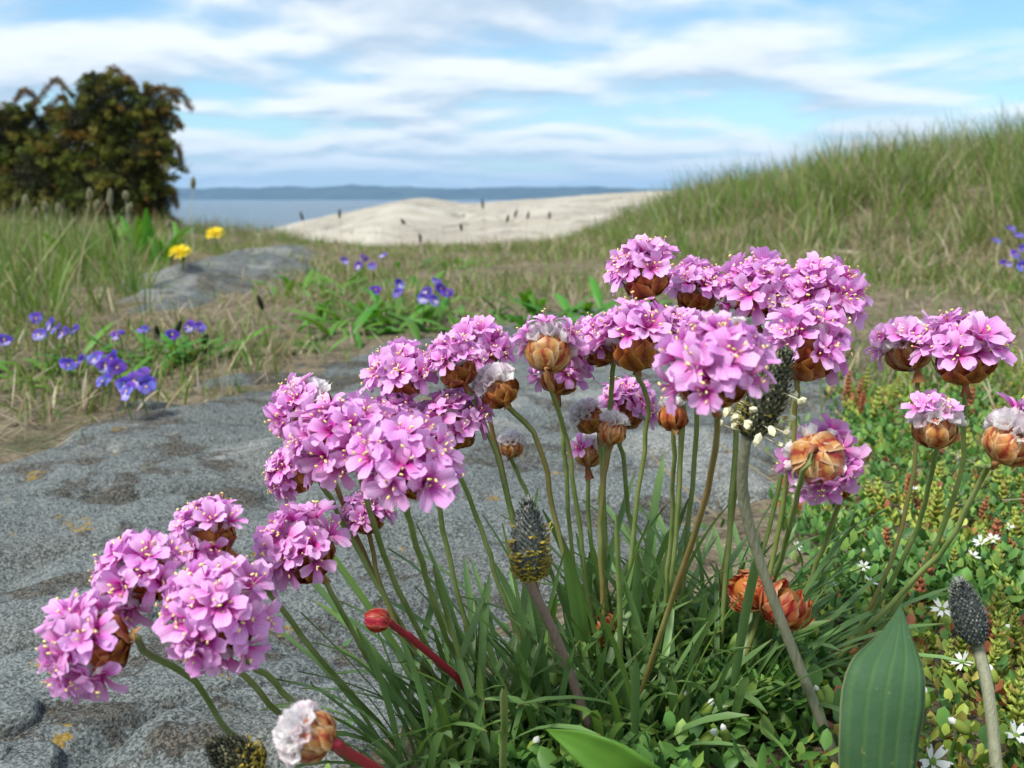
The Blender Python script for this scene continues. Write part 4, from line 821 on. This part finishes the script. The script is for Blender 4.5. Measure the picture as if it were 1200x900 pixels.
def leaf_np(mid, side, wid, cup=0.12, nv=9, wave=0.0, tipmin=0.0):
    """a broad leaf: midline points, side vectors, half widths"""
    V = []; C = []; n = len(mid)
    for i in range(n):
        t = (mid[min(i+1, n-1)]-mid[max(0, i-1)]).normalized(); s = (side[i]-t*side[i].dot(t)).normalized(); nn = s.cross(t)
        for j in range(nv):
            q = j/(nv-1)*2-1; z = cup*wid[i]*q*q + 0.016*wid[i]*math.cos(q*math.pi*2.5) + wave*wid[i]*math.sin(i*1.3+q*2)*abs(q)
            V.append(mid[i]+s*wid[i]*q+nn*z); C.append((i/(n-1), abs(q), 0))
    return np.array([tuple(v) for v in V]), grid_faces(n, nv), np.array(C)
def big_leaf(pix, deps, wpx, side, label, mat, cup=0.12):
    n = 22; mid = catmull([at(p[0], p[1], d) for p, d in zip(pix, deps)], n-1); t = np.linspace(0, 1, n); wid = np.interp(t, np.linspace(0, 1, len(wpx)), wpx)*np.mean(deps)/F
    base = mid[0].copy(); v, f, c = leaf_np([m-base for m in mid], [Vector(side)]*n, wid, cup, 11, 0.05)
    me = mesh_np('plantain_leaf', v, f, MAT[mat], True, c)
    o = add('plantain_leaf', me, None, base); md = o.modifiers.new('thick', 'SOLIDIFY'); md.thickness = 0.0004; tag(o, label, 'leaf', 'broad plantain leaves')
big_leaf([(1032, 985), (1030, 905), (1038, 810), (1050, 755), (1056, 708)], [.236, .232, .232, .238, .246], [32, 37, 41, 44, 46, 47, 45, 39, 29, 17, 8, 0.5], (1, -0.10, 0.05), 'broad upright ribbed plantain leaf standing among chickweed', 'pleaf', -0.16)
big_leaf([(800, 990), (768, 940), (728, 904), (685, 876), (640, 855)], [.236, .226, .222, .224, .230], [24, 30, 34, 35, 33, 28, 20, 10, 0.5], tuple(CR*0.50+CU*0.80-CF*0.25), 'arching plantain leaf low in front of the cushion', 'rleaf', 0.15)

# ------------------------------------------------------------------ rosettes of broad green leaves on the dry soil
def rleaf_mesh(i):
    rg = random.Random(500+i); n = 8; b = rg.uniform(0.5, 1.2); r = z = 0.0; mid = []; wid = []; ln = 1.0
    for k in range(n):
        s = k/(n-1); g = 0.35+b*s
        if k: r += math.sin(g)/(n-1); z += math.cos(g)/(n-1)
        mid.append(Vector((r, 0, z))); wid.append(0.012+0.085*math.sin(math.pi*min(1, s*0.97+0.02))**0.9*rg.uniform(0.9, 1.1))
    v, f, c = leaf_np(mid, [Vector((0, 1, 0))]*n, wid, 0.35, 5); return mesh_np('rosette_leaf', v, f, MAT['rleaf'], True, c)
RL = [rleaf_mesh(i) for i in range(7)]
def rosette(px, py, n, ln, label, spread=0.02, upr=0.0, seed=0):
    rg = random.Random(seed); p, d = ghit(px, py); root = empty('plantain_rosette', p, label, 'plant', 'leaf rosettes on the dry soil')
    for k in range(int(n*2.3)):
        x, y = rg.gauss(0, spread), rg.gauss(0, spread*1.2); z = float(ground_z(np.array([p.x+x]), np.array([p.y+y]))[0])-p.z-0.003; s = ln*rg.uniform(0.5, 1.05)
        add('leaf', RL[rg.randrange(7)], root, mat4=Matrix.Translation((x, y, z)) @ Matrix.Rotation(rg.uniform(0, 6.28), 4, 'Z') @ Matrix.Rotation(rg.uniform(0.15, 0.85)-upr*1.4, 4, 'Y') @ Matrix.Scale(s, 4))
rosette(202, 425, 26, 0.062, 'leafy green rosette beside the violet pansies at the rock edge', 0.022, 0, 1)
rosette(88, 436, 12, 0.06, 'loose green rosette beneath the pansies by the tall grass', 0.03, 0.1, 2)
rosette(20, 440, 9, 0.06, 'sparse rosette at the foot of the tall grass', 0.025, 0.1, 9)
rosette(455, 378, 42, 0.075, 'wide bright green rosette patch behind the thrift', 0.055, 0, 3)
rosette(400, 345, 26, 0.075, 'green rosette patch at the end of the grey outcrop', 0.06, 0, 4)
rosette(655, 378, 40, 0.08, 'spreading rosette patch between pansies and grassy bank', 0.075, 0, 5)
rosette(525, 315, 14, 0.08, 'small rosette on pale soil below the granite', 0.05, 0, 6)
rosette(165, 308, 14, 0.15, 'upright broad-leaved plant beside the dandelions', 0.05, 0.55, 7)
rosette(375, 402, 9, 0.045, 'low scrap of green leaves on the bare soil', 0.04, 0, 8)

# ------------------------------------------------------------------ pansies
def ppetal(i, ln, hw):
    n = 5; mid = []; wid = []; r = z = 0
    for k in range(n):
        s = k/(n-1); g = 1.15+0.5*s
        if k: r += math.sin(g)*ln/(n-1); z += math.cos(g)*ln/(n-1)
        mid.append(Vector((r, 0, z))); wid.append(hw*(0.25+0.9*math.sin(math.pi*min(0.86, 0.1+s*0.8))))
    v, f, c = leaf_np(mid, [Vector((0, 1, 0))]*n, wid, 0.1, 5, 0.15); return v, f, c
PP = {}
for nm, ln, hw in (('pansy_violet', 0.0095, 0.0050), ('pansy_blue', 0.0085, 0.0042), ('pansy_pale', 0.0095, 0.0060)):
    PP[nm] = [mesh_np('pansy_petal', *ppetal(i, ln, hw)[:2], MAT[nm], True, ppetal(i, ln, hw)[2]) for i in range(2)]
bm = bmesh.new(); bmesh.ops.create_icosphere(bm, subdivisions=1, radius=0.0014); EYE = bpy.data.meshes.new('eye'); bm.to_mesh(EYE); bm.free(); EYE.materials.append(MAT['eye'])
def pansy(px, py, drop, sc, where, group, seed):
    rg = random.Random(seed); base, gd = ghit(px+rg.uniform(-8, 8), py+drop); p = at(px, py, gd*0.985); ax = axis(rg.uniform(40, 140), rg.uniform(0.55, 0.95)); ax = (ax+CR*rg.uniform(-0.5, 0.5)).normalized()
    two = rg.random() < 0.35; lowp = rg.random() < 0.5
    look = ('all-violet' if two and not lowp else 'violet and white' if two else 'violet-blue' if not lowp else 'violet-blue pansy with a pale lip,')
    root = empty('wild_pansy', base, ('wild '+look+' growing ' if 'pansy' in look else 'wild '+look+' pansy ')+where, 'flower', group+', '+look)
    P = catmull([Vector((0, 0, -0.005)), (p-base)*0.6+Vector((rg.gauss(0, .003), 0, 0)), p-base+Vector((0, 0, 0.004))-ax*0.003, p-base], 10); v, f, al = tube_np(P, [0.0007]*11, 5); add('stem', mesh_np('pansy_stem', v, f, MAT['gstem']), root)
    # flower frame: z = facing direction, x = up
    z = ax; x = (Vector((0, 0, 1))-z*z.z).normalized(); y = z.cross(x); Fm = Matrix((x, y, z)).transposed().to_4x4(); Fm = Matrix.Translation(p-base) @ Fm @ Matrix.Scale(sc*0.78, 4)
    for a, nm in ((28, 'pansy_violet'), (-28, 'pansy_violet'), (100, 'pansy_blue' if not two else 'pansy_violet'), (-100, 'pansy_blue' if not two else 'pansy_violet'), (180, 'pansy_pale' if lowp else ('pansy_violet' if two else 'pansy_blue'))):
        add('petal', rg.choice(PP[nm]), root, mat4=Fm @ Matrix.Translation((0, 0, 0.0004*rg.random()+(0.0006 if abs(a) > 60 else 0))) @ Matrix.Rotation(R(a+rg.uniform(-8, 8)), 4, 'Z') @ Matrix.Rotation(rg.uniform(-0.2, 0.3), 4, 'Y'))
    add('eye', EYE, root, mat4=Fm @ Matrix.Translation((-0.0015, 0, 0.001)))
PG = [('in the clump against the tall grass', 'pansies by the tall grass', 38, 1.0, [(42, 373), (46, 392), (66, 386), (74, 390), (88, 388), (5, 398), (60, 380)]),
      ('in the dense clump at the rock edge', 'pansies at the rock edge', 34, 1.12, [(80, 428), (92, 424), (112, 420), (124, 428), (132, 420), (122, 446), (146, 452), (158, 446), (166, 440), (172, 452), (137, 430), (150, 458)]),
      ('nodding over the leafy rosette', 'pansies over the leafy rosette', 38, 0.95, [(138, 392), (168, 388), (202, 392), (222, 382), (234, 384)]),
      ('behind the bright rosette patch', 'pansies behind the bright rosette', 34, 1.12, [(440, 340), (468, 333), (466, 344), (500, 342), (508, 352), (516, 338), (524, 344), (512, 330), (496, 350)]),
      ('by the end of the grey outcrop', 'pansies by the grey outcrop', 30, 1.15, [(404, 306), (427, 302), (449, 299), (420, 311), (436, 312)]),
      ('in the clump at the foot of the bank', 'pansies at the foot of the bank', 44, 1.4, [(1185, 268), (1194, 276), (1168, 282), (1190, 298), (1200, 292), (1178, 310), (1199, 312), (1206, 280)])]
pk = 0
for where, grp, drop, sc, pts in PG:
    for (x_, y_) in pts: pansy(x_, y_, drop, sc, where, grp, 900+pk); pk += 1

# ------------------------------------------------------------------ dandelions
def dandelion(px, py, drop, dia_px, label, seed):
    rg = random.Random(seed); base, gd = ghit(px, py+drop); p = at(px, py, gd*0.99)-base; root = empty('dandelion', base, label, 'flower', 'dandelions'); rr = dia_px*gd/F/2
    v, f, al = tube_np(catmull([Vector((0, 0, -0.01)), p*0.5+Vector((0.006, 0, 0)), p], 10), [0.0016]*11, 6); add('stem', mesh_np('dandelion_stem', v, f, MAT['gstem']), root)
    parts = []
    for i in range(11):
        a = i*0.5712; o = Vector((math.cos(a), math.sin(a), 0)); t = Vector((-math.sin(a), math.cos(a), 0)); parts.append((np.array([tuple(o*0.001-t*0.0012), tuple(o*0.001+t*0.0012), tuple(o*rr*0.42+t*0.001+Vector((0, 0, rr*0.2))), tuple(o*rr*0.42-t*0.001+Vector((0, 0, rr*0.2)))])-np.array([0, 0, rr*0.25]), np.array([[0, 1, 2, 3]]), np.zeros((4, 3))))
    v, f, c = join_np(parts); add('bract_cup', mesh_np('bract_cup', v, f, MAT['gstem']), root, p)
    ray = mesh_np('ray', [(0, -0.0009, 0), (0, 0.0009, 0), (0.6, 0.07, 0.10), (0.6, -0.07, 0.10), (1, 0.05, 0.08), (1, -0.05, 0.08)], np.array([[0, 1, 2, 3], [3, 2, 4, 5]]), MAT['dandelion'])
    for ring, (n, el, s) in enumerate(((22, 0.05, 1.0), (18, 0.35, 0.85), (13, 0.7, 0.62), (7, 1.1, 0.42))):
        for i in range(n):
            add('ray', ray, root, mat4=Matrix.Translation(p) @ Matrix.Rotation(R(30), 4, 'X') @ Matrix.Rotation(2*math.pi*(i+rg.random())/n, 4, 'Z') @ Matrix.Rotation(-el+rg.uniform(-.12, .12), 4, 'Y') @ Matrix.Scale(rr*s*rg.uniform(.9, 1.1), 4))
dandelion(211, 296, 22, 27, 'yellow dandelion beside the upright broad-leaved plant', 1)
dandelion(252, 274, 26, 23, 'yellow dandelion in the grass nearest the sea view', 2)

# ------------------------------------------------------------------ ground cover on the right: small leaves, stonecrop, chickweed
COV_PIX = [(1010, 455), (1100, 440), (1230, 420), (1330, 560), (1330, 1100), (800, 1100), (840, 900), (930, 800), (900, 700), (930, 610), (985, 520)]
CP = np.array([tuple(ghit(p[0], min(p[1], 1500))[0])[:2] for p in COV_PIX])
def in_cov(x, y): return poly_sd(CP, x, y)+0.05*fbm(np.asarray(x)*8, np.asarray(y)*8, 3, 95)
def small_leaves(n, dens, l0, l1, aspect, pal, box, el=(0.2, 1.3), hmax=0.012):
    xy = scatter(n, *box, dens); P = on_ground(xy, -0.001); P[:, 2] += NR.uniform(0, 1, n)**1.5*hmax; az_ = NR.uniform(0, 6.28, n); e = NR.uniform(*el, n); ln = NR.uniform(l0, l1, n); w_ = ln*aspect*NR.uniform(0.85, 1.15, n)
    D = np.stack([np.cos(az_)*np.sin(e), np.sin(az_)*np.sin(e), np.cos(e)], -1); Sd = np.stack([-np.sin(az_), np.cos(az_), NR.normal(0, .3, n)], -1); Nn = np.cross(Sd, D)
    col = pick(pal, n); V = np.empty((n, 7, 3)); C = np.empty((n, 7, 3))
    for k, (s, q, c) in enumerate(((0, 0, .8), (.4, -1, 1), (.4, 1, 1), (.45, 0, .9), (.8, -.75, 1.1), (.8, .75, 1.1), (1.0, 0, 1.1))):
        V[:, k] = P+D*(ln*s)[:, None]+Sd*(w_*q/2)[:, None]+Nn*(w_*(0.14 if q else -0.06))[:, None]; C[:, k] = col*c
    o = (np.arange(n)*7)[:, None]; return V.reshape(-1, 3), [o+np.array([[0, 2, 3]]), o+np.array([[0, 3, 1]]), o+np.array([[1, 3, 6]]), o+np.array([[1, 6, 4]]), o+np.array([[3, 2, 6]]), o+np.array([[2, 5, 6]])], C.reshape(-1, 3)
LEAFG = np.array([(0.085, 0.205, 0.045), (0.12, 0.26, 0.055), (0.065, 0.16, 0.045), (0.18, 0.30, 0.06)])
YELG = np.array([(0.30, 0.38, 0.06), (0.38, 0.44, 0.09), (0.24, 0.35, 0.06), (0.42, 0.38, 0.09), (0.34, 0.12, 0.06)])
bx0, by0 = CP.min(0); bx1, by1 = CP.max(0)
cov = lambda x, y: sstep(-0.02, 0.03, in_cov(x, y))*(1/(0.1+y*1.0))*0.5
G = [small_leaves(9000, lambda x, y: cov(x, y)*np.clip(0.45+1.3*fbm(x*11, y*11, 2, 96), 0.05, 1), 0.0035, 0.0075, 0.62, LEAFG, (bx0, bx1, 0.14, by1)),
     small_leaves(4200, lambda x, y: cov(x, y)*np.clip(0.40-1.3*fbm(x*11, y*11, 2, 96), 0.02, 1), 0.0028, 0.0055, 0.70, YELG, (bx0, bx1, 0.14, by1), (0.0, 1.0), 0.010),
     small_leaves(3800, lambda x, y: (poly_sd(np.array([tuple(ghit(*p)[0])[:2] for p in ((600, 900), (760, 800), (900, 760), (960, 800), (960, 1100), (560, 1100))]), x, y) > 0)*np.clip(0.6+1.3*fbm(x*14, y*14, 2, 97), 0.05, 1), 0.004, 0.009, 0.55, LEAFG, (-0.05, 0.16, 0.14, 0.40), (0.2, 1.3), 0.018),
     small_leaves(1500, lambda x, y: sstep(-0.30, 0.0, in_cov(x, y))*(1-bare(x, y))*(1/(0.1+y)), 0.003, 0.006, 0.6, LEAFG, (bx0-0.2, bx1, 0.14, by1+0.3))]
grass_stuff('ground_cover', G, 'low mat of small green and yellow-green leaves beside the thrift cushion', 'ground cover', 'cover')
def sprig_mesh(i, tint):
    rg = random.Random(600+i); parts = []; h = rg.uniform(0.013, 0.021); nl = 9
    for l in range(nl):
        t = l/(nl-1); zc_ = h*t; rr = 0.0032*(1-0.55*t**2)*rg.uniform(0.9, 1.1)
        for k in range(5):
            a = 2*math.pi*(k/5)+l*0.63+rg.uniform(-.15, .15); o = Vector((math.cos(a), math.sin(a), 0)); tn = Vector((-math.sin(a), math.cos(a), 0)); up = Vector((0, 0, 1)); b = up*zc_; L_ = rr*1.35
            d = (o+up*(0.45+0.9*t)).normalized(); nn = (up-o*0.5).normalized(); w_ = rr*0.46
            V = [b+o*0.0004, b+d*L_*0.55+tn*w_, b+d*L_*0.55-tn*w_, b+d*L_*0.5+nn*w_*0.55, b+d*L_*0.5-nn*w_*0.55, b+d*L_+up*0.0003]
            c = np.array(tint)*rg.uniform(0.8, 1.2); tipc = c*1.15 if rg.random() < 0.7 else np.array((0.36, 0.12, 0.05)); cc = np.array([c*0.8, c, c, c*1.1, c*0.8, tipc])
            parts.append((np.array([tuple(x) for x in V]), np.array([[0, 1, 3], [0, 3, 2], [0, 2, 4], [0, 4, 1], [5, 3, 1], [5, 2, 3], [5, 4, 2], [5, 1, 4]]), cc))
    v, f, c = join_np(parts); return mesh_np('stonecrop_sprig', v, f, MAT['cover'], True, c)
SPG = [sprig_mesh(i, (0.36, 0.44, 0.08)) for i in range(3)]; SPR = [sprig_mesh(10+i, (0.40, 0.14, 0.07)) for i in range(2)]
rg = random.Random(31); cnt = 0
SPOTS = [(1160, 660), (1150, 640), (1185, 640), (1195, 660), (1140, 680), (1172, 690), (1070, 640), (1110, 605), (1090, 590), (1060, 598), (1180, 770), (1150, 800), (1195, 600), (1125, 560), (1165, 575)]
for k in range(130):
    if k < len(SPOTS): p, d = ghit(SPOTS[k][0], SPOTS[k][1]+12)
    else:
        while True:
            x, y = rg.uniform(bx0, bx1), rg.uniform(0.24, min(by1, 0.95))
            if in_cov(np.array([x]), np.array([y]))[0] > 0.02 and (rg.random() < 0.35 or fbm(np.array([x*11]), np.array([y*11]), 2, 96)[0] < -0.05) and x > 0.06+0.25*y: break
        p = Vector((x, y, float(ground_z(np.array([x]), np.array([y]))[0])))
    red = rg.random() < 0.2
    o = add('stonecrop_sprig', rg.choice(SPR if red else SPG), None, mat4=Matrix.Translation(p-Vector((0, 0, 0.002))) @ Matrix.Rotation(rg.uniform(0, 6.28), 4, 'Z') @ Matrix.Rotation(abs(rg.gauss(0, .35)), 4, 'Y') @ Matrix.Scale(rg.uniform(0.85, 1.6), 4))
    tag(o, 'reddish stonecrop sprig in the low leaf mat' if red else 'yellow-green stonecrop sprig of stacked fat leaves in the mat', 'plant', 'reddish stonecrop sprigs' if red else 'yellow-green stonecrop sprigs')
# chickweed stars and buds
def cpetal():
    V = []; 
    for s, w_, z in ((0, .15, 0), (.5, .75, .15), (.85, .8, .2)): V += [(s*0.0042, -w_*0.0011, z*0.0015), (s*0.0042, w_*0.0011, z*0.0015)]
    V += [(0.0042, -0.0007, 0.0002), (0.0034, 0, 0.0003), (0.0042, 0.0007, 0.0002)]
    return mesh_np('white_petal', V, [np.array([[0, 1, 3, 2], [2, 3, 5, 4]]), np.array([[4, 7, 6], [4, 5, 7], [5, 8, 7]])], MAT['white'])
CPM = cpetal()
def ball(name, sc_, mat, sub=1):
    bm = bmesh.new(); bmesh.ops.create_icosphere(bm, subdivisions=sub, radius=1); bmesh.ops.scale(bm, vec=sc_, verts=bm.verts); me = bpy.data.meshes.new(name); bm.to_mesh(me); bm.free(); me.polygons.foreach_set('use_smooth', np.ones(len(me.polygons), bool)); me.materials.append(mat); return me
CEN = ball('flower_centre', (0.0012, 0.0012, 0.0009), MAT['budg']); BUD = ball('bud_cup', (0.0016, 0.0016, 0.0030), MAT['budg'], 2); BTIP = ball('bud_tip', (0.0011, 0.0011, 0.0018), MAT['white'])
sep = leaf_np([Vector((s*0.0034, 0, -0.0008-0.0003*s)) for s in (0, .4, .8, 1)], [Vector((0, 1, 0))]*4, [0.0004, 0.0008, 0.0006, 0.0001], 0.1, 3); SEP = mesh_np('sepal', sep[0], sep[1], MAT['budg'])
def chick(px, py, drop, sc, bud, seed, where):
    rg = random.Random(seed); base, gd = ghit(px+rg.uniform(-10, 10), py+drop); p = at(px, py, gd*0.97)-base; ax = axis(rg.uniform(30, 150), rg.uniform(0.2, 0.9) if not bud else rg.uniform(-0.2, 0.2))
    root = empty('chickweed_bud' if bud else 'chickweed_flower', base, ('green white-tipped chickweed bud ' if bud else 'small white star-shaped chickweed flower ')+where, 'flower', 'chickweed buds' if bud else 'chickweed flowers')
    v, f, al = tube_np(catmull([Vector((0, 0, -0.004)), p*0.6+Vector((rg.gauss(0, .002), 0, -0.001)), p], 8), [0.0005]*9, 5); add('stem', mesh_np('chickweed_stem', v, f, MAT['gstem']), root)
    Fm = Matrix.Translation(p) @ rot_to(ax) @ Matrix.Rotation(rg.uniform(0, 6.28), 4, 'Z') @ Matrix.Scale(sc, 4)
    if bud: add('bud_cup', BUD, root, mat4=Fm); add('bud_tip', BTIP, root, mat4=Fm @ Matrix.Translation((0, 0, 0.0024)))
    else:
        for k in range(5): add('petal', CPM, root, mat4=Fm @ Matrix.Rotation(1.2566*k+rg.uniform(-.1, .1), 4, 'Z') @ Matrix.Rotation(rg.uniform(-.7, -.05), 4, 'Y'))
        for k in range(5): add('sepal', SEP, root, mat4=Fm @ Matrix.Rotation(1.2566*(k+.5), 4, 'Z') @ Matrix.Rotation(rg.uniform(-.3, .1), 4, 'Y'))
        add('flower_centre', CEN, root, mat4=Fm)
W1 = 'just below the withered straw-orange thrift head'; W2 = 'beside the plump blue-grey spike'; W3 = 'beyond the plump spike in the stonecrop'; W4 = 'close to the broad upright leaf'; W5 = 'among thrift leaves between the leaning stalks'
for i, (x_, y_, s_, w_) in enumerate([(902, 770, 1.0, W1), (892, 758, .8, W1), (1128, 776, .95, 'under the plump blue-grey spike'), (1092, 892, 1.25, 'at the foot of the broad upright leaf'), (1190, 862, 1.0, W2+', low and wide open'), (1196, 806, .9, W2+', half closed'), (1150, 636, .9, W3), (1164, 632, .8, W3), (1104, 714, 1.0, 'between the upright leaf tip and the plump spike'),
        (1020, 682, .8, W5), (1012, 664, .7, W5), (1140, 652, .8, W3), (1072, 574, .6, 'under the thrift head with a small petal crest'), (1182, 618, .7, 'under the white-downed leaning thrift head'), (1056, 602, .6, 'at the stalk of the petal-crested thrift head'), (934, 640, .6, 'below the thrift head seen from behind')]): chick(x_, y_, 45, s_, False, 700+i, w_)
B1 = 'low in front of the thrift cushion'
for i, (x_, y_, s_, w_) in enumerate([(796, 818, .9, 'at the foot of the dark thrift stalk'), (634, 830, 1.0, 'above the arching plantain leaf'), (624, 878, 1.1, 'beside the arching plantain leaf'), (828, 832, 1.0, B1), (1084, 820, 1.0, 'touching the edge of the broad upright leaf'), (1164, 792, .9, 'at the stalk of the plump grey spike'), (828, 866, 1.0, B1), (850, 862, .9, B1),
        (1126, 852, 1.0, 'between the upright leaf and the grey stalk'), (960, 815, .8, 'beside the leaning thick grey stalk'), (1176, 740, .8, 'close behind the plump grey spike'), (1012, 650, .7, 'between the leaning thrift stalks'), (980, 690, .7, 'beside the withered orange heads')]): chick(x_, y_, 55, s_, True, 740+i, w_)

# ------------------------------------------------------------------ stones and a stick
def stone(px, py, size_px, flat, label, seed):
    p, d = ghit(px, py); r = size_px*d/F/2; bm = bmesh.new(); bmesh.ops.create_icosphere(bm, subdivisions=4, radius=1); co = np.array([tuple(v.co) for v in bm.verts])
    k = 1+0.16*fbm(co[:, 0]*1.2+seed, co[:, 1]*1.2+co[:, 2], 3, seed); 
    for v, kk in zip(bm.verts, k): v.co = Vector((v.co.x*kk*r*1.2, v.co.y*kk*r, max(-0.7, min(0.62, v.co.z*kk))*r*flat))
    me = bpy.data.meshes.new('stone'); bm.to_mesh(me); bm.free(); me.polygons.foreach_set('use_smooth', np.ones(len(me.polygons), bool)); me.materials.append(MAT['rock']); tag(add('loose_stone', me, None, p+Vector((0, 0, r*0.15))), label, 'stone', 'loose stones on the rock')
stone(4, 848, 74, 0.8, 'rounded grey stone lying loose on the lichened rock', 5)
stone(18, 905, 92, 0.5, 'flat grey stone slab below the rounded loose stone', 8)
stone(-20, 890, 50, 0.6, 'small grey stone wedged beside the flat loose slab', 9)
p, d = ghit(1000, 300); v, f, al = tube_np([Vector((-0.055, 0, 0.012)), Vector((0, 0.01, 0.006)), Vector((0.05, 0.0, 0.0))], [0.005, 0.007, 0.004], 7)
tag(add('dry_stick', mesh_np('dry_stick', v, f, MAT['drywood']), None, p), 'pale dry stick lying in the grass of the bank', 'stick')

# ------------------------------------------------------------------ sea air
bm = bmesh.new(); bmesh.ops.create_cube(bm, size=1.0); me = bpy.data.meshes.new('haze'); bm.to_mesh(me); bm.free()
hm = bpy.data.materials.new('haze'); hm.use_nodes = True
for n_ in list(hm.node_tree.nodes): hm.node_tree.nodes.remove(n_)
ho = hm.node_tree.nodes.new('ShaderNodeOutputMaterial'); pv = hm.node_tree.nodes.new('ShaderNodeVolumePrincipled'); hm.node_tree.links.new(pv.outputs[0], ho.inputs['Volume'])
pv.inputs['Color'].default_value = (0.36, 0.64, 1.0, 1); pv.inputs['Density'].default_value = 0.00012
me.materials.append(hm); hz_o = add('haze', me); hz_o.scale = (18000, 9400, 200); hz_o.location = (0, 4400, 72); tag(hz_o, kind='stuff')
hz_o['label'] = 'thin blue sea haze over the water and far hills'; hz_o['category'] = 'haze'
